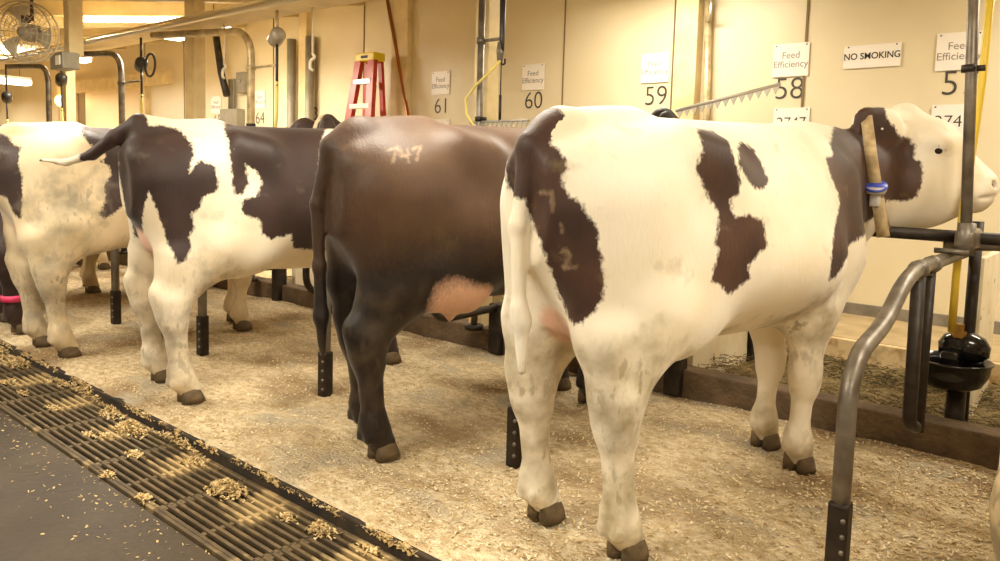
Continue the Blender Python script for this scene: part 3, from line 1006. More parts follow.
def coat_material(name, white, dark, skin=(232, 186, 160), white2=None, dark2=None, stain=(150, 132, 84), stain_amt=0.5, rough=0.55, soft=0.006, wobble=0.036, brand=(206, 176, 134)):
    M = bpy.data.materials.new(name)
    M.use_nodes = True
    nt = M.node_tree
    N, K = nt.nodes, nt.links
    b = N['Principled BSDF']
    b.inputs['Roughness'].default_value = rough
    b.inputs['Specular IOR Level'].default_value = 0.35
    b.inputs['Sheen Weight'].default_value = 0.15
    b.inputs['Sheen Roughness'].default_value = 0.4
    tc = N.new('ShaderNodeTexCoord')

    def attr(n):
        a = N.new('ShaderNodeAttribute')
        a.attribute_name = n
        return a.outputs['Fac']

    def noise(sc, det=5, stretch=(1, 1, 1)):
        mp = N.new('ShaderNodeMapping')
        mp.inputs['Scale'].default_value = stretch
        K.new(tc.outputs['Object'], mp.inputs[0])
        n = N.new('ShaderNodeTexNoise')
        n.inputs['Scale'].default_value = sc
        n.inputs['Detail'].default_value = det
        K.new(mp.outputs[0], n.inputs['Vector'])
        return n.outputs[0]

    def rng(s, a, c, lo=0.0, hi=1.0):
        r = N.new('ShaderNodeMapRange')
        r.inputs[1].default_value, r.inputs[2].default_value = a, c
        r.inputs[3].default_value, r.inputs[4].default_value = lo, hi
        K.new(s, r.inputs[0])
        return r.outputs[0]

    def math_(op, a, c):
        q = N.new('ShaderNodeMath')
        q.operation = op
        for i, s in enumerate((a, c)):
            if isinstance(s, (int, float)):
                q.inputs[i].default_value = s
            else:
                K.new(s, q.inputs[i])
        return q.outputs[0]

    def mix(f, c1, c2):
        x = N.new('ShaderNodeMix')
        x.data_type = 'RGBA'
        K.new(f, x.inputs[0])
        for i, c in ((6, c1), (7, c2)):
            if isinstance(c, tuple):
                x.inputs[i].default_value = c
            else:
                K.new(c, x.inputs[i])
        return x.outputs[2]
    wob = math_('SUBTRACT', noise(70, 6, (1, 1, 0.7)), 0.5)
    edge = math_('ADD', attr('coat'), math_('MULTIPLY', wob, wobble))
    f = rng(edge, -soft, soft)
    W = mix(rng(noise(3.5), 0.4, 0.65), lin(white), lin(white2 or white))
    D = mix(rng(noise(5), 0.35, 0.65), lin(dark), lin(dark2 or dark))
    c = mix(f, W, D)
    c = mix(rng(math_('ADD', attr('skin'), math_('MULTIPLY', wob, 0.3)), 0.35, 0.75), c, lin(skin))
    s1 = rng(math_('ADD', noise(9, 6), math_('MULTIPLY', attr('mud'), 0.3)), 0.62, 0.95)
    s2 = math_('MULTIPLY', rng(noise(30, 6, (1, 1, 0.5)), 0.50, 0.62), rng(attr('mud'), 0.3, 1.1))
    st = math_('MULTIPLY', math_('MAXIMUM', s1, s2), stain_amt)
    c = mix(st, c, lin(stain))
    c = mix(rng(math_('ADD', attr('brand'), math_('MULTIPLY', wob, 0.02)), -0.006, 0.006, 0.0, 0.36), c, lin(brand))
    K.new(c, b.inputs['Base Color'])
    bp = N.new('ShaderNodeBump')
    bp.inputs['Strength'].default_value = 0.25
    bp.inputs['Distance'].default_value = 0.006
    K.new(noise(90, 4, (1, 1, 0.35)), bp.inputs['Height'])
    K.new(bp.outputs[0], b.inputs['Normal'])
    MATS[name] = M
    return M


def hoof_bm():
    """cloven hoof, toe towards +y, sole at z=0"""
    bm = BM()
    for s in (-1, 1):
        rows = [(0.0, 0.030, -0.045, 0.062), (0.03, 0.029, -0.045, 0.054), (0.06, 0.027, -0.042, 0.040), (0.075, 0.020, -0.034, 0.026)]
        rings = []
        for z, w, yb, yf in rows:
            ring = []
            for k in range(14):
                a = 2 * math.pi * k / 14
                cx = s * 0.026
                yy = (yb + yf) / 2 + (yf - yb) / 2 * math.sin(a)
                ww = w * (1.0 if math.sin(a) < 0.2 else 1.0 - 0.35 * (math.sin(a) - 0.2))
                ring.append(bm.verts.new((cx + ww * math.cos(a), yy, z)))
            rings.append(ring)
        for A, B in zip(rings, rings[1:]):
            for k in range(14):
                bm.faces.new((A[k], A[(k + 1) % 14], B[(k + 1) % 14], B[k]))
        bm.faces.new(rings[0])
        bm.faces.new(rings[-1])
    return bm


def cow(label, loc, yaw, coat, hind, fore, res, tail, patches=(), head=None, udder=(), mud=(), brand=(), lo=(-0.62, -0.62, 0.03), hi=(0.9, 2.62, 1.72), group='cows standing in the tie stalls', extra=None):
    """hind/fore: [(x, y) of right hoof, (x, y) of left hoof] in the cow's own frame (x right, y forward)"""
    root = thing('cow', label, 'cow', loc, -math.radians(yaw), group)
    f = Field(lo, hi, res)
    f.torso(TORSO)
    for s in (-1, 1):
        f.cap((s * 0.195, 0.20, 1.32), (s * 0.225, 0.34, 1.285), 0.07, 0.07, 0.14)      # hook bone
        f.cap((s * 0.078, -0.225, 1.265), (s * 0.098, -0.16, 1.25), 0.06, 0.07, 0.09)  # pin bone
        f.cap((s * 0.20, 0.55, 0.95), (s * 0.215, 1.0, 0.92), 0.15, 0.16, 0.10, 0.95)  # barrel
        f.cap((s * 0.20, 0.45, 1.12), (s * 0.18, 0.30, 0.80), 0.10, 0.12, 0.14, 0.9)  # flank
    f.cap((0, -0.20, 1.375), (0, 0.15, 1.405), 0.045, 0.05, 0.08)
    hooves = []
    for i, (hx, hy) in enumerate(hind):
        s = 1 if i == 0 else -1
        hip = 0.17 * s * 0.7 + hx * 0.3
        f.cap((0.145 * s, 0.01, 1.14), (0.5 * (hip + hx), 0.07, 0.82), 0.19, 0.16, 0.09, 0.78)
        f.cap((0.115 * s, -0.125, 1.12), (0.14 * s * .5 + hx * .5, -0.10, 0.74), 0.13, 0.105, 0.09, 0.8)
        f.cap((0.18 * s, 0.26, 0.98), (hx * .6 + .08 * s, 0.20, 0.76), 0.10, 0.10, 0.12, 0.8)
        f.cap((hx * 0.7 + 0.05 * s, 0.06, 0.80), (hx, hy - 0.075, 0.535), 0.140, 0.078, 0.08)
        f.cap((hx * .8 + .03 * s, -0.12, 0.74), (hx, hy - 0.145, 0.57), 0.080, 0.034, 0.06)
        f.cap((hx, hy - 0.155, 0.585), (hx, hy - 0.115, 0.47), 0.036, 0.048, 0.045)
        f.cap((hx, hy - 0.075, 0.535), (hx, hy - 0.072, 0.43), 0.072, 0.064, 0.05)
        f.cap((hx, hy - 0.08, 0.47), (hx, hy - 0.045, 0.16), 0.060, 0.049, 0.04, 0.92)
        f.cap((hx, hy - 0.05, 0.16), (hx, hy - 0.035, 0.12), 0.058, 0.060, 0.04)
        f.cap((hx, hy - 0.035, 0.12), (hx, hy + 0.005, 0.06), 0.054, 0.053, 0.03)
        f.cap((hx - 0.03, hy - 0.092, 0.115), (hx - 0.03, hy - 0.096, 0.10), 0.017, 0.013, 0.02)
        f.cap((hx + 0.03, hy - 0.092, 0.115), (hx + 0.03, hy - 0.096, 0.10), 0.017, 0.013, 0.02)
        hooves.append((hx, hy))
    for i, (hx, hy) in enumerate(fore):
        s = 1 if i == 0 else -1
        ex = 0.12 * s + hx * 0.3
        f.cap((0.165 * s, 1.30, 1.22), (0.18 * s, 1.35, 0.92), 0.13, 0.13, 0.10, 0.7)
        f.cap((0.175 * s, 1.32, 0.92), (ex, hy + 0.02, 0.70), 0.13, 0.115, 0.09, 0.8)
        f.cap((ex, hy, 0.72), (hx, hy + 0.0, 0.43), 0.118, 0.062, 0.06, 0.88)
        f.cap((hx, hy + 0.008, 0.43), (hx, hy + 0.008, 0.37), 0.063, 0.059, 0.04)
        f.cap((hx, hy + 0.0, 0.38), (hx, hy - 0.02, 0.15), 0.047, 0.042, 0.04, 0.95)
        f.cap((hx, hy - 0.025, 0.15), (hx, hy - 0.02, 0.12), 0.052, 0.056, 0.04)
        f.cap((hx, hy - 0.02, 0.12), (hx, hy + 0.01, 0.06), 0.053, 0.053, 0.03)
        f.cap((hx - 0.026, hy - 0.065, 0.115), (hx - 0.026, hy - 0.068, 0.10), 0.015, 0.012, 0.02)
        f.cap((hx + 0.026, hy - 0.065, 0.115), (hx + 0.026, hy - 0.068, 0.10), 0.015, 0.012, 0.02)
        hooves.append((hx, hy))
    for a, b, ra, rb in udder:
        f.cap(a, b, ra, rb, 0.05)
    # neck and head; the head sits at `base`, turned by `turn` degrees to the right
    hd = dict(base=(0, 2.02), top=1.56, turn=0.0, drop=0.0)
    hd.update(head or {})
    bx, by = hd['base']
    dz = hd['top'] - 1.60
    t = math.radians(hd['turn'])
    hs, hn = (math.sin(t), math.cos(t)), (math.cos(t), -math.sin(t))

    def H(sv, z, n=0.0):
        return (bx + hs[0] * sv + hn[0] * n, by + hs[1] * sv + hn[1] * n, z + dz)
    f.cap((0, 1.36, 1.13), (bx * 0.4, 1.70, 1.215 + dz * .4), 0.31, 0.205, 0.10, 0.53)
    f.cap((bx * .3, 1.64, 1.185 + dz * .4), H(-0.02, 1.275), 0.225, 0.155, 0.09, 0.62)
    f.cap((0, 1.46, 0.76), (bx * .4, 1.74, 1.03 + dz * .5), 0.08, 0.06, 0.12, 0.6)
    rot = -t
    f.cap(H(0.00, 1.475), H(0.12, 1.405), 0.118, 0.118, 0.05, 0.86, rot=rot)
    f.cap(H(0.0, 1.55), H(0.02, 1.53), 0.055, 0.05, 0.05)
    f.cap(H(0.12, 1.41), H(0.325, 1.235), 0.112, 0.074, 0.05, 0.82, rot=rot)
    f.cap(H(0.312, 1.225, -0.022), H(0.316, 1.21, 0.022), 0.078, 0.078, 0.04)
    f.cap(H(0.315, 1.152), H(0.10, 1.14), 0.046, 0.088, 0.05, 0.8, rot=rot)
    f.cap(H(0.06, 1.22, -0.03), H(0.07, 1.22, 0.03), 0.135, 0.135, 0.08, 0.8, rot=rot)
    f.cap(H(-0.02, 1.15), H(0.10, 1.16), 0.15, 0.12, 0.08, 0.75, rot=rot)
    for s in (-1, 1):
        f.cap(H(0.372, 1.236, s * 0.048), H(0.345, 1.232, s * 0.046), 0.018, 0.012, 0.012, carve=True)
        f.cap(H(0.135, 1.430, s * 0.088), H(0.16, 1.42, s * 0.088), 0.034, 0.034, 0.04)      # brow
        E = hd.get('ears', [(-0.02, 1.46), (-0.10, 1.47), (-0.15, 1.46)])
        e0 = H(E[0][0], E[0][1], s * 0.10)
        e1 = H(E[1][0], E[1][1], s * 0.18)
        e2 = H(E[2][0], E[2][1], s * 0.24)
        f.cap(e0, e1, 0.050, 0.092, 0.03, 0.42, rot=rot + s * 0.5)
        f.cap(e1, e2, 0.092, 0.060, 0.03, 0.42, rot=rot + s * 0.5)
    f.cap(H(0.41, 1.180, -0.09), H(0.41, 1.180, 0.09), 0.013, 0.013, 0.015, carve=True)
    f.cap(H(0.33, 1.172, 0.085), H(0.41, 1.182, 0.05), 0.010, 0.012, 0.012, carve=True)
    for a, b, ra, rb, k in tail:
        f.cap(a, b, ra, rb, k)
    if extra:
        extra(f)
    me, V = f.mesh('body')
    nv = len(V)
    no = np.empty(nv * 3, np.float32)
    me.vertex_normals.foreach_get('vector', no)
    no = no.reshape(-1, 3)
    c = np.full(nv, -0.2)
    for p in patches:
        if p[0] == 'fn':
            d = p[1](V, no)
        else:
            dr, polys = p
            dr = np.array(dr, float)
            dr /= np.linalg.norm(dr)
            u = np.cross((0, 0, 1), dr)
            u /= np.linalg.norm(u)
            v = np.cross(dr, u)
            uv = np.stack([V @ u, V @ v], 1)
            d = np.full(nv, -0.2)
            for q in polys:
                lo, hi = np.min(q, 0) - .1, np.max(q, 0) + .1
                s_ = ((uv > lo) & (uv < hi)).all(1)
                if s_.any():
                    d[s_] = np.maximum(d[s_], poly_sd(uv[s_], q))
            fac = no @ dr
            d = np.where(fac > -0.05, d, np.minimum(d, (fac + 0.05) * 0.3))
        if p[0] != 'fn' or len(p) < 3:
            c = np.maximum(c, d)
        else:
            c = np.minimum(c, -d)
    sk = np.zeros(nv)
    for a, b, ra, rb in udder:
        a, b = np.array(a), np.array(b)
        t_ = np.clip(((V - a) @ (b - a)) / ((b - a) @ (b - a) + 1e-9), 0, 1)
        dd = np.linalg.norm(V - a - t_[:, None] * (b - a), axis=1) - (ra + (rb - ra) * t_)
        sk = np.maximum(sk, np.clip(1 - dd / 0.06, 0, 1))
    md = np.zeros(nv)
    for p, r in mud:
        md = np.maximum(md, np.clip(1.3 - np.linalg.norm((V - np.array(p)), axis=1) / r, 0, 1))
    br = np.full(nv, -0.2)
    for dr, strokes, wdt in brand:
        dr = np.array(dr, float)
        dr /= np.linalg.norm(dr)
        u = np.cross((0, 0, 1), dr)
        u /= np.linalg.norm(u)
        v = np.cross(dr, u)
        uv = np.stack([V @ u, V @ v], 1)
        ok = no @ dr > 0.2
        for st_ in strokes:
            for a, b in zip(st_, st_[1:]):
                a, b = np.array(a), np.array(b)
                t_ = np.clip(((uv - a) @ (b - a)) / ((b - a) @ (b - a) + 1e-9), 0, 1)
                dd = wdt - np.linalg.norm(uv - a - t_[:, None] * (b - a), axis=1)
                br = np.where(ok, np.maximum(br, dd), br)
    for nm, arr in (('coat', c), ('skin', sk), ('mud', md), ('brand', br)):
        at = me.attributes.new(nm, 'FLOAT', 'POINT')
        at.data.foreach_set('value', arr.astype(np.float32))
    me.materials.append(MATS[coat])
    body = bpy.data.objects.new('body', me)
    COL.objects.link(body)
    body.parent = root
    for hx, hy in hooves:
        h = new_obj('hoof', hoof_bm(), 'hoof', root)
        h.location = (hx, hy, 0)
        h.scale = (1.18, 1.15, 1.0)
    for s in (-1, 1):
        bm = BM()
        bmesh.ops.create_uvsphere(bm, u_segments=16, v_segments=10, radius=0.022)
        e = new_obj('eye', bm, 'eye', root)
        e.location = H(0.150, 1.388, s * 0.100)
    for s in (-1, 1):
        bm = BM()
        bmesh.ops.create_uvsphere(bm, u_segments=12, v_segments=8, radius=0.017)
        e = new_obj('nostril', bm, 'nostril', root)
        e.location = H(0.360, 1.235, s * 0.047)
        e.scale = (1, 1, 0.8)
        bm = BM()
        p0 = Vector(H(0.120, 1.392, s * 0.106)); p1 = Vector(H(0.150, 1.408, s * 0.112)); p2 = Vector(H(0.182, 1.385, s * 0.106))
        add_tube(bm, [p0, (p0 + p1) / 2 + Vector((0, 0, .005)), p1, (p1 + p2) / 2 + Vector((0, 0, .004)), p2], [0.004, 0.011, 0.013, 0.011, 0.004], 8)
        new_obj('eyelid', bm, 'eye_lid', root)
    return root, H
# coat markings: outlines in the side view of each cow (its own frame)
PATCH = {
    'c2': [[(-0.294, 1.344), (-0.274, 1.378), (-0.228, 1.377), (-0.171, 1.358), (-0.156, 1.328), (-0.133, 1.307), (-0.112, 1.275), (-0.106, 1.252), (-0.126, 1.225), (-0.11, 1.182), (-0.066, 1.155), (-0.042, 1.112), (-0.015, 1.086), (-0.012, 1.036), (0.002, 0.986), (0.01, 0.936), (0.012, 0.885), (-0.012, 0.833), (-0.053, 0.792), (-0.069, 0.784), (-0.085, 0.801), (-0.108, 0.852), (-0.146, 0.947), (-0.192, 1.063), (-0.234, 1.165), (-0.256, 1.197), (-0.28, 1.182), (-0.292, 1.244)], [(0.324, 1.395), (0.43, 1.4), (0.446, 1.367), (0.449, 1.316), (0.474, 1.261), (0.485, 1.212), (0.469, 1.176), (0.446, 1.169), (0.455, 1.127), (0.472, 1.106), (0.514, 1.12), (0.541, 1.106), (0.578, 1.098), (0.593, 1.062), (0.598, 1.004), (0.562, 0.991), (0.547, 0.963), (0.522, 0.95), (0.537, 0.905), (0.487, 0.871), (0.453, 0.853), (0.413, 0.893), (0.378, 0.91), (0.389, 0.957), (0.407, 0.997), (0.39, 1.025), (0.398, 1.066), (0.407, 1.121), (0.383, 1.148), (0.348, 1.196), (0.32, 1.243), (0.31, 1.27), (0.332, 1.311)], [(0.545, 1.368), (0.588, 1.339), (0.61, 1.286), (0.624, 1.227), (0.585, 1.202), (0.542, 1.205), (0.504, 1.247), (0.474, 1.282), (0.481, 1.317)], [(1.183, 1.484), (1.042, 1.39), (1.031, 1.338), (0.979, 1.324), (0.98, 1.255), (1.014, 1.187), (1.024, 1.148), (0.964, 1.077), (0.937, 1.003), (0.925, 0.928), (0.932, 0.863), (0.971, 0.872), (1.015, 0.933), (1.11, 0.98), (1.208, 1.011), (1.427, 1.084), (1.449, 1.15), (1.551, 1.147), (1.601, 1.163), (1.624, 1.249), (1.625, 1.33), (1.596, 1.342), (1.602, 1.405), (1.573, 1.443), (1.508, 1.447), (1.474, 1.494), (1.438, 1.525), (1.445, 1.611), (1.325, 1.625), (1.275, 1.57), (1.289, 1.498), (1.265, 1.509)]],
    'c4': [[(-0.294, 1.193), (-0.215, 1.309), (-0.137, 1.411), (-0.054, 1.416), (0.02, 1.399), (0.099, 1.333), (0.128, 1.276), (0.116, 1.176), (0.156, 1.248), (0.216, 1.221), (0.238, 1.15), (0.233, 1.093), (0.176, 1.064), (0.164, 1.007), (0.127, 0.978), (0.139, 0.907), (0.114, 0.864), (0.129, 0.808), (0.108, 0.753), (0.071, 0.725), (0.056, 0.781), (0.019, 0.836), (-0.001, 0.921), (-0.039, 1.032), (-0.066, 1.088), (-0.11, 0.972), (-0.159, 0.818), (-0.253, 0.834), (-0.236, 0.992)], [(0.181, 1.452), (0.373, 1.468), (0.647, 1.474), (0.706, 0.748), (0.548, 0.777), (0.547, 0.862), (0.458, 0.835), (0.422, 0.868), (0.41, 0.944), (0.336, 0.975), (0.329, 1.048), (0.394, 1.063), (0.416, 1.137), (0.389, 1.197), (0.327, 1.239), (0.29, 1.297), (0.258, 1.355)], [(0.288, 1.18), (0.258, 1.385), (0.342, 1.234), (0.346, 1.181), (0.357, 1.136), (0.332, 1.077), (0.305, 1.069), (0.29, 1.121)]],
    'c5': [[(-0.246, 1.345), (-0.161, 1.375), (-0.103, 1.354), (-0.053, 1.307), (-0.009, 1.294), (-0.004, 1.211), (0.021, 1.115), (0.021, 0.963), (0.012, 0.866), (-0.037, 0.891), (-0.084, 0.987), (-0.259, 1.034)], [(0.188, 1.442), (0.291, 1.446), (0.475, 1.414), (0.553, 1.2), (0.494, 1.168), (0.49, 1.109), (0.475, 1.021), (0.482, 0.947), (0.441, 0.889), (0.406, 0.862), (0.383, 0.892), (0.403, 0.977), (0.39, 1.064), (0.419, 1.137), (0.406, 1.195), (0.361, 1.223), (0.397, 1.253), (0.375, 1.282), (0.319, 1.323), (0.27, 1.379)]],
    'b2': [[(-0.184, 1.179), (-0.156, 1.183)], [(-0.15, 1.181), (-0.146, 1.131)], [(-0.121, 1.087), (-0.117, 1.067)], [(-0.117, 1.006), (-0.103, 1.014), (-0.091, 0.999), (-0.099, 0.977), (-0.109, 0.957), (-0.073, 0.965)]],
    'b3': [[(0.009, 1.309), (0.046, 1.322), (0.029, 1.257)], [(0.059, 1.31), (0.065, 1.286), (0.092, 1.291)], [(0.086, 1.316), (0.09, 1.263)], [(0.105, 1.316), (0.135, 1.33), (0.124, 1.272)]],
}
coat_material('coat_cream', (246, 236, 216), (82, 56, 43), white2=(240, 226, 198), dark2=(60, 41, 33), stain=(150, 132, 86), stain_amt=0.85)
coat_material('coat_spotted', (240, 226, 200), (62, 44, 38), white2=(226, 208, 176), dark2=(50, 35, 30), stain=(120, 110, 88), stain_amt=0.7)
coat_material('coat_white', (226, 206, 172), (66, 48, 42), white2=(206, 186, 148), dark2=(52, 38, 34), stain=(130, 122, 104), stain_amt=0.8)
coat_material('coat_brown', (84, 60, 40), (38, 27, 22), white2=(70, 48, 32), dark2=(30, 22, 18), soft=0.09, wobble=0.12, stain=(140, 118, 84), stain_amt=0.2)
coat_material('coat_buff', (214, 190, 146), (78, 54, 42), white2=(186, 160, 114), stain=(116, 100, 66), stain_amt=0.9)
DIR = (0.75, -0.66, 0.0)


def hang(x=0.0, end=0.62, r=0.022, tuft=0.03, y=-0.315):
    return [((0, -0.17, 1.385), (x * .3, y + 0.03, 1.32), 0.045, 0.036, 0.06), ((x * .3, y + 0.03, 1.32), (x, y, 1.08), 0.036, r + .006, 0.02),
            ((x, y, 1.08), (x, y + 0.01, 0.82), r + .006, r, 0.02), ((x, y + 0.01, 0.82), (x, y + 0.02, end + 0.16), r, tuft * .9, 0.03), ((x, y + 0.02, end + 0.16), (x + 0.005, y + 0.025, end), tuft * .9, 0.014, 0.03)]


def P_(k):
    return [(DIR, PATCH.get(k, []))]


GRP = 'cows standing in the tie stalls'
c2, H2 = cow('white cow with brown patches, dark neck and a blue-tagged collar, nearest in the row', (-1.39, 2.10, 0), 9, 'coat_cream',
             [(0.189, 0.02), (-0.174, 0.0)], [(0.162, 1.18), (-0.077, 1.32)], 0.0105, hang(-0.01),
             P_('c2') + [('fn', lambda V, no: np.minimum(-0.20 - V[:, 1], np.minimum(V[:, 2] - 1.16, np.where(np.abs(V[:, 0]) < 0.06, 0.1, -.1))))],
             dict(base=(0.166, 1.987), top=1.60, turn=69, ears=[(-0.03, 1.43), (-0.090, 1.470), (-0.150, 1.515)]), udder=[((0, -0.06, 0.80), (0, 0.12, 0.74), 0.10, 0.12)],
             mud=[((0.2, -0.05, 0.55), 0.28), ((-0.2, -0.05, 0.55), 0.28), ((0.2, -0.02, 0.2), 0.25), ((-0.2, -0.02, 0.2), 0.25), ((0.15, 1.0, 0.64), 0.3), ((0.1, 0.5, 0.62), 0.2), ((0.16, 1.2, .1), .15), ((-0.08, 1.3, .1), .15)],
             brand=[(DIR, PATCH.get('b2', []), 0.004)])
c3, H3 = cow('brown cow with dark legs and a hanging dark tail, second in the row', (-2.49, 2.19, 0), 6, 'coat_brown',
             [(0.09, -0.09), (-0.16, 0.02)], [(0.15, 1.22), (-0.13, 1.28)], 0.0125, hang(-0.075, 0.45, 0.024, 0.032),
             [('fn', lambda V, no: np.maximum(0.83 - V[:, 2] + 0.10 * np.sin(V[:, 1] * 3 + 1) - 0.10 * np.clip(V[:, 1], 0, 2), np.maximum(-0.30 - V[:, 1] - 0.04, np.where(V[:, 1] > 1.5, V[:, 1] - 1.5, -.2))))],
             dict(base=(0.0, 2.0), top=1.63, turn=20),
             udder=[((0.13, 0.12, 0.75), (0.17, 0.28, 0.70), 0.12, 0.10), ((0.12, 0.24, 0.60), (0.12, 0.245, 0.565), 0.022, 0.013)],
             brand=[(DIR, PATCH.get('b3', []), 0.004)], mud=[((0.09, -0.1, 0.45), 0.35), ((-0.16, -.05, .3), .3)])
c4, H4 = cow('spotted dark and white cow swinging its tail to the left, third in the row', (-3.88, 1.97, 0), 6, 'coat_spotted',
             [(0.195, -0.06), (-0.275, -0.03)], [(0.16, 1.22), (-0.14, 1.30)], 0.0135,
             [((0, -0.14, 1.40), (-0.02, -0.22, 1.425), 0.05, 0.046, 0.06), ((-0.02, -0.22, 1.425), (-0.10, -0.31, 1.35), 0.045, 0.038, 0.02),
              ((-0.10, -0.31, 1.35), (-0.20, -0.39, 1.26), 0.038, 0.028, 0.02), ((-0.20, -0.39, 1.26), (-0.33, -0.48, 1.215), 0.026, 0.018, 0.02),
              ((-0.33, -0.48, 1.215), (-0.46, -0.57, 1.225), 0.018, 0.010, 0.02)],
             P_('c4') + [('fn', lambda V, no: V[:, 1] - 0.95), ('fn', lambda V, no: np.minimum(np.minimum(V[:, 0] + 0.24, -0.20 - V[:, 1]), V[:, 2] - 1.22))],
             dict(base=(-0.12, 2.0), top=1.52, turn=-20), udder=[((0, -0.12, 0.84), (0, 0.10, 0.72), 0.10, 0.115)], lo=(-0.85, -0.95, 0.03),
             mud=[((0.2, -0.1, 0.3), 0.3), ((-0.27, -0.1, 0.3), 0.36), ((0.2, 0.0, 0.62), .2)])
c5, H5 = cow('white cow with small dark patches and mud-stained thigh, fourth in the row at left', (-5.34, 1.80, 0), 6, 'coat_white',
             [(0.29, 0.03), (-0.13, -0.02)], [(0.16, 1.22), (-0.14, 1.30)], 0.0155, hang(-0.10), P_('c5') + [('fn', lambda V, no: np.minimum(V[:, 1] - 1.75, np.abs(V[:, 0] + 0.02) - 0.05))], dict(base=(0.0, 2.02), top=1.64),
             udder=[((0, -0.06, 0.80), (0.06, 0.16, 0.70), 0.10, 0.11)], mud=[((0.30, 0.05, 0.95), 0.28), ((0.29, 0, 0.45), 0.35), ((-0.13, 0, 0.3), 0.35)])
c6, H6 = cow('dark-patched cow with a pink leg band at the left edge, fifth in the row', (-6.33, 1.86, 0), -11, 'coat_spotted',
             [(0.34, -0.10), (-0.16, 0.05)], [(0.16, 1.22), (-0.14, 1.30)], 0.022, hang(-0.05),
             [('fn', lambda V, no: 0.12 * np.sin(V[:, 1] * 5 + V[:, 2] * 4) + 0.1)], dict(base=(-0.1, 2.0), top=1.50, turn=-35))
bm = BM()
add_lathe(bm, [(0.062, -0.022), (0.069, -0.022), (0.069, 0.022), (0.062, 0.022), (0.062, -0.022)], 24)
o = new_obj('leg_band', bm, 'band_pink', c6)
o['label'] = 'pink leg band'
o.location = (0.34, -0.155, 0.25)
c7, H7 = cow('buff cow of which only the front legs show under the belly of the white cow', (-7.66, 1.74, 0), 4, 'coat_buff',
             [(0.2, -0.05), (-0.2, 0.0)], [(0.28, 1.10), (-0.12, 1.2)], 0.022, hang(-0.05), (), dict(base=(0.0, 2.0), top=1.50))
c8, H8 = cow('pale cow farthest away, only its feet showing under the white cow', (-9.24, 2.15, 0), 4, 'coat_white',
             [(0.2, -0.05), (-0.2, 0.0)], [(0.33, 1.40), (-0.16, 1.32)], 0.024, hang(-0.05), (), dict(base=(0.0, 2.0), top=1.50))
c1, H1 = cow('buff cow of which only a muddy hind leg shows at the right edge', (0.15, 2.05, 0), 6, 'coat_buff',
             [(0.20, 0.0), (-0.27, -0.03)], [(0.16, 1.22), (-0.14, 1.30)], 0.015, hang(0.05), (), dict(base=(0.0, 2.0), top=1.52, turn=-10), mud=[((-0.27, -0.05, 0.5), 0.5)])



# collar with a blue tag on the nearest cow: a strap laid round the neck
from mathutils.bvhtree import BVHTree


def neck_strap(root, C, dn, lat, width, mat_name):
    body = [c for c in root.children if c.name.startswith('body')][0]
    me = body.data
    bv = BVHTree.FromPolygons([v.co for v in me.vertices], [tuple(p.vertices) for p in me.polygons])
    C, dn, lat = Vector(C), Vector(dn).normalized(), Vector(lat).normalized()
    ax = dn.cross(lat).normalized()
    rings = []
    n = 56
    for k in range(n):
        a = 2 * math.pi * k / n
        d = dn * math.cos(a) + lat * math.sin(a)
        row = []
        for w in (-1, 1):
            o = C + ax * (w * width / 2)
            h = bv.ray_cast(o + d * 0.6, -d)[0]
            r = (h - o).dot(d) if h else 0.2
            row.append((o, d, r))
        rings.append(row)
    rr = [max(x[0][2], x[1][2]) for x in rings]
    for k in range(n):                      # pass under the ears
        a = 2 * math.pi * k / n
        if math.cos(a) < -0.15:
            rr[k] = min(rr[k], max(rr[n // 4], rr[3 * n // 4]) * 1.02 + 0.03 * -math.cos(a))
    rr = [(rr[k - 1] + 2 * rr[k] + rr[(k + 1) % n]) / 4 for k in range(n)]
    bm = BM()
    L = []
    for k, row in enumerate(rings):
        L.append([bm.verts.new(o + d * (rr[k] + q)) for (o, d, r) in row for q in (0.004, 0.012)])
    for k in range(n):
        A, B = L[k], L[(k + 1) % n]
        for i, j in ((0, 1), (1, 3), (3, 2), (2, 0)):
            bm.faces.new((A[i], A[j], B[j], B[i]))
    o = new_obj('collar', bm, mat_name, root)
    ks = [k for k in range(n)]
    return o, rings, rr


C = H2(-0.085, 1.21)
A0, A1 = Vector(H2(-0.125, 1.39)), Vector(H2(-0.04, 0.976))
dn = A1 - A0
lat = Vector(H2(0, 0, 1)) - Vector(H2(0, 0, 0))
collar, rings, rr = neck_strap(c2, C, dn, lat, 0.05, 'collar')
k = 14
o_, d_, r_ = rings[k][0]
p = (Vector(rings[k][0][0]) + Vector(rings[k][1][0])) / 2 + d_ * (rr[k] + 0.012)
dnn = dn.normalized()
bm = BM()
add_lathe(bm, [(0, 0), (0.046, 0), (0.048, 0.006), (0.046, 0.012), (0, 0.013)], 28, axis_mx((0, 0, 0), Vector((0, 0, 0.86)) + d_ * 0.5))
o = new_obj('collar_tag', bm, 'tag_blue', collar)
o['label'] = 'round blue tag'
o.location = p + d_ * 0.012
bm = BM()
add_lathe(bm, [(0, -0.03), (0.036, -0.03), (0.044, -0.012), (0.044, 0.0), (0, 0.0)], 28)
add_box(bm, -0.022, 0.022, -0.012, 0.012, -0.085, -0.028, 0.006)
o = new_obj('tag_holder', bm, 'tag_clear', collar)
o.location = p + d_ * 0.012
bm = BM()
e = lat.normalized()
ax = dnn.cross(e).normalized()
q0 = p + dnn * 0.05
prof = [q0 + d_ * 0.006, q0 + dnn * 0.09 + d_ * 0.012, q0 + dnn * 0.17 + d_ * 0.02]
L = [[bm.verts.new(c + ax * (w * 0.026) + d_ * g) for w in (-1, 1) for g in (0, 0.007)] for c in prof]
for A, B in zip(L, L[1:]):
    for i, j in ((0, 1), (1, 3), (3, 2), (2, 0)):
        bm.faces.new((A[i], A[j], B[j], B[i]))
bm.faces.new(L[0]); bm.faces.new(L[-1])
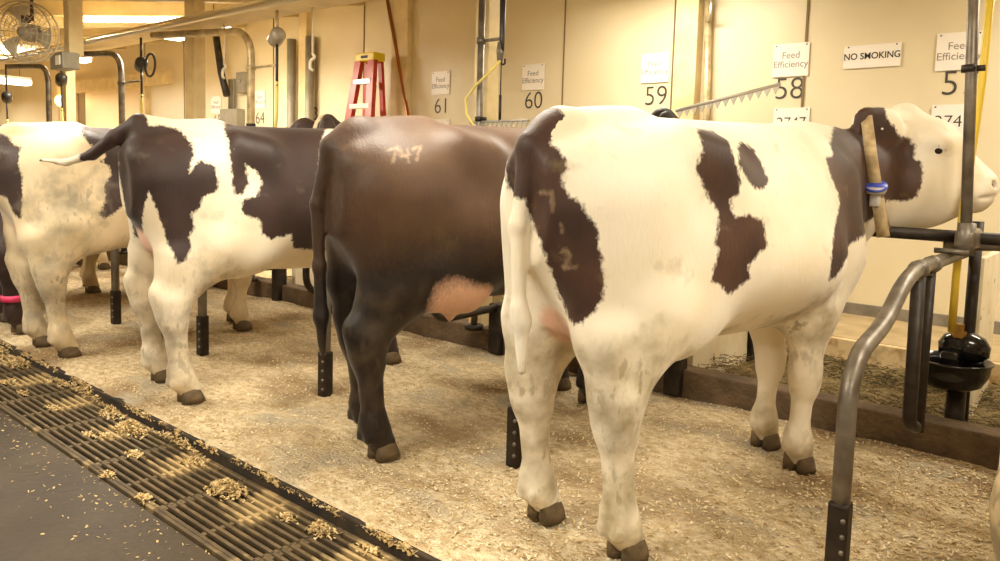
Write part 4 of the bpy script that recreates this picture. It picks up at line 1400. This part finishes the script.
new_obj('strap_end', bm, 'collar', collar)
bm = BM()
add_lathe(bm, [(0, 0), (0.008, 0.001), (0.008, 0.006), (0, 0.008)], 10, axis_mx((0, 0, 0), lat))
o = new_obj('ear_tag', bm, 'ear_metal', c2)
o['label'] = 'small metal ear tag'
o.location = H2(-0.085, 1.475, 0.232)
# ------------------------------------------------------------------ loose bedding, clumps, hay (nobody could count it)
def flakes(name, materials, P, size, label, cat, tilt=0.5, aspect=0.4):
    n = len(P)
    a = RNG.uniform(0, 2 * math.pi, n)
    L = size * RNG.uniform(0.5, 1.5, n) * (1 + 0.5 * np.clip((P[:, 0] + 2.5) / 2.5, 0, 1))
    Wd = L * aspect * RNG.uniform(0.5, 1.4, n)
    d = np.stack([np.cos(a), np.sin(a), RNG.uniform(-tilt, tilt, n)], 1)
    e = np.stack([-np.sin(a), np.cos(a), RNG.uniform(-tilt, tilt, n)], 1)
    up = np.cross(d, e)
    up /= np.linalg.norm(up, axis=1)[:, None]
    q = np.stack([P - d * L[:, None] - e * Wd[:, None], P + d * L[:, None] - e * Wd[:, None], P + d * L[:, None] + e * Wd[:, None], P - d * L[:, None] + e * Wd[:, None]], 1)
    th = (0.12 * L)[:, None, None] * up[:, None, :]
    V = np.concatenate([q, q + th], 1).reshape(-1, 3)
    base = (np.arange(n) * 8)[:, None, None]
    fa = np.array([(3, 2, 1, 0), (4, 5, 6, 7), (0, 1, 5, 4), (1, 2, 6, 5), (2, 3, 7, 6), (3, 0, 4, 7)])[None]
    F = (base + fa).reshape(-1, 4)
    me = bpy.data.meshes.new(name)
    me.vertices.add(len(V)); me.vertices.foreach_set('co', V.astype(np.float32).ravel())
    me.loops.add(len(F) * 4); me.loops.foreach_set('vertex_index', F.astype(np.int32).ravel())
    me.polygons.add(len(F)); me.polygons.foreach_set('loop_start', np.arange(0, len(F) * 4, 4, dtype=np.int32))
    me.update(calc_edges=True)
    for m_ in materials:
        me.materials.append(MATS[m_])
    pick = RNG.choice(len(materials), n, p=[.52, .38, .10][:len(materials)] if len(materials) == 3 else None)
    me.polygons.foreach_set('material_index', np.repeat(pick, 6).astype(np.int32))
    o = bpy.data.objects.new(name, me)
    COL.objects.link(o)
    o['kind'] = 'stuff'
    return tag(o, label, cat)


def bed_points(n, xa, xb):
    x = xa + (xb - xa) * RNG.uniform(0, 1, n) ** 0.8
    y = RNG.uniform(1.70, 3.84, n)
    z = np.clip(wavy(x, y), -0.012, 0.02) - 0.004
    return np.stack([x, y, z + RNG.uniform(0, 0.004, n)], 1)


flakes('wood_shavings', ('chip_light', 'chip_tan', 'chip_brown'), bed_points(36000, -6.5, 0.6), 0.0046, 'pale wood shavings strewn over the stall beds', 'bedding')


def heap(cx, cy, cz, rx, ry, rz, n):
    u = RNG.normal(0, 0.42, (n, 2))
    r2 = (u ** 2).sum(1)
    z = cz + rz * np.exp(-r2 * 2.2) * RNG.uniform(0.2, 1.0, n)
    return np.stack([cx + rx * u[:, 0], cy + ry * u[:, 1], z], 1)


cl = []
for cx, cy, rx, ry, n in ((-2.70, 1.53, .11, .06, 260), (-3.65, 1.57, .12, .06, 300), (-3.95, 1.60, .08, .04, 160), (-2.15, 1.58, .06, .03, 90),
                          (-5.3, 1.60, .12, .06, 240), (-5.75, 1.60, .14, .08, 320), (-3.3, 1.635, .3, .012, 120), (-4.4, 1.635, .5, .012, 160), (-6.6, 1.6, .2, .06, 150)):
    cl.append(heap(cx, cy, -0.075, rx, ry, 0.05, n * 2) + np.array([0, 0, 0.012]))
for k in range(90):
    x = RNG.uniform(-8, -0.9)
    cl.append(heap(x, 1.67, -0.035, .09, .008, 0.02, 46))
for k in range(34):
    x = RNG.uniform(-8, -0.9); y = RNG.choice([1.285, 1.44, 1.6]) + RNG.normal(0, .02)
    cl.append(heap(x, y, -0.063, .06, .03, 0.012, 60))
flakes('bedding_clumps', ('chip_tan', 'chip_wet'), np.concatenate(cl), 0.0058, 'clumps of wet bedding caught on the gutter grates', 'bedding', 0.9, 0.6)
w = np.stack([RNG.uniform(-7, -1.0, 700), 1.25 - np.abs(RNG.normal(0, 0.16, 700)), np.full(700, -0.073)], 1)
flakes('wood_shavings', ('chip_tan',), w, 0.0045, 'stray shavings on the dark concrete walkway', 'bedding')


def strands(name, material, n, xr, yr, z0, z1, length, r, label):
    bm = BM()
    for i in range(n):
        x, y = RNG.uniform(*xr), RNG.uniform(*yr)
        fz = RNG.uniform(0, 1) ** 1.6
        z = z0 + (z1 - z0) * fz
        a = RNG.uniform(0, 2 * math.pi)
        l = length * RNG.uniform(0.4, 1.2)
        p = Vector((x, y, z)); d = Vector((math.cos(a), math.sin(a), RNG.uniform(-.35, .35))) * l
        add_tube(bm, [p, p + d * 0.5 + Vector((0, 0, RNG.uniform(-.006, .012))), p + d], r, 3, caps=False)
    o = new_obj(name, bm, material, None, False, 'stuff')
    return tag(o, label, 'hay')


strands('hay', 'hay', 3000, (-2.6, 0.0), (4.0, 4.5), 0.02, 0.14, 0.07, 0.0022, 'light hay scattered in the manger behind the curb')
strands('hay', 'hay_dark', 3600, (-2.6, 0.0), (4.75, 5.16), 0.01, 0.085, 0.05, 0.0025, 'dark hay banked against the back of the manger')
strands('hay', 'hay', 1500, (-6.5, -2.6), (4.0, 5.1), 0.01, 0.12, 0.08, 0.0028, 'hay in the mangers farther along the row')
bm = BM()
xs2 = np.linspace(-7.0, 1.5, 170); ys2 = np.linspace(3.99, 5.2, 22)
VV = [[bm.verts.new((x, y, 0.004 + 0.04 * max(0, (y - 4.55) / .65) ** 1.5 + 0.03 * (0.5 + 0.5 * math.sin(x * 5 + y * 7)) * math.sin(y * 3.1 + x * 2) ** 2 + RNG.uniform(0, .022))) for y in ys2] for x in xs2]
for i in range(len(xs2) - 1):
    for j in range(len(ys2) - 1):
        bm.faces.new((VV[i][j], VV[i + 1][j], VV[i + 1][j + 1], VV[i][j + 1]))
tag(new_obj('feed_litter', bm, 'hay', None, True, 'stuff'), 'layer of chopped feed covering the manger floor', 'feed')
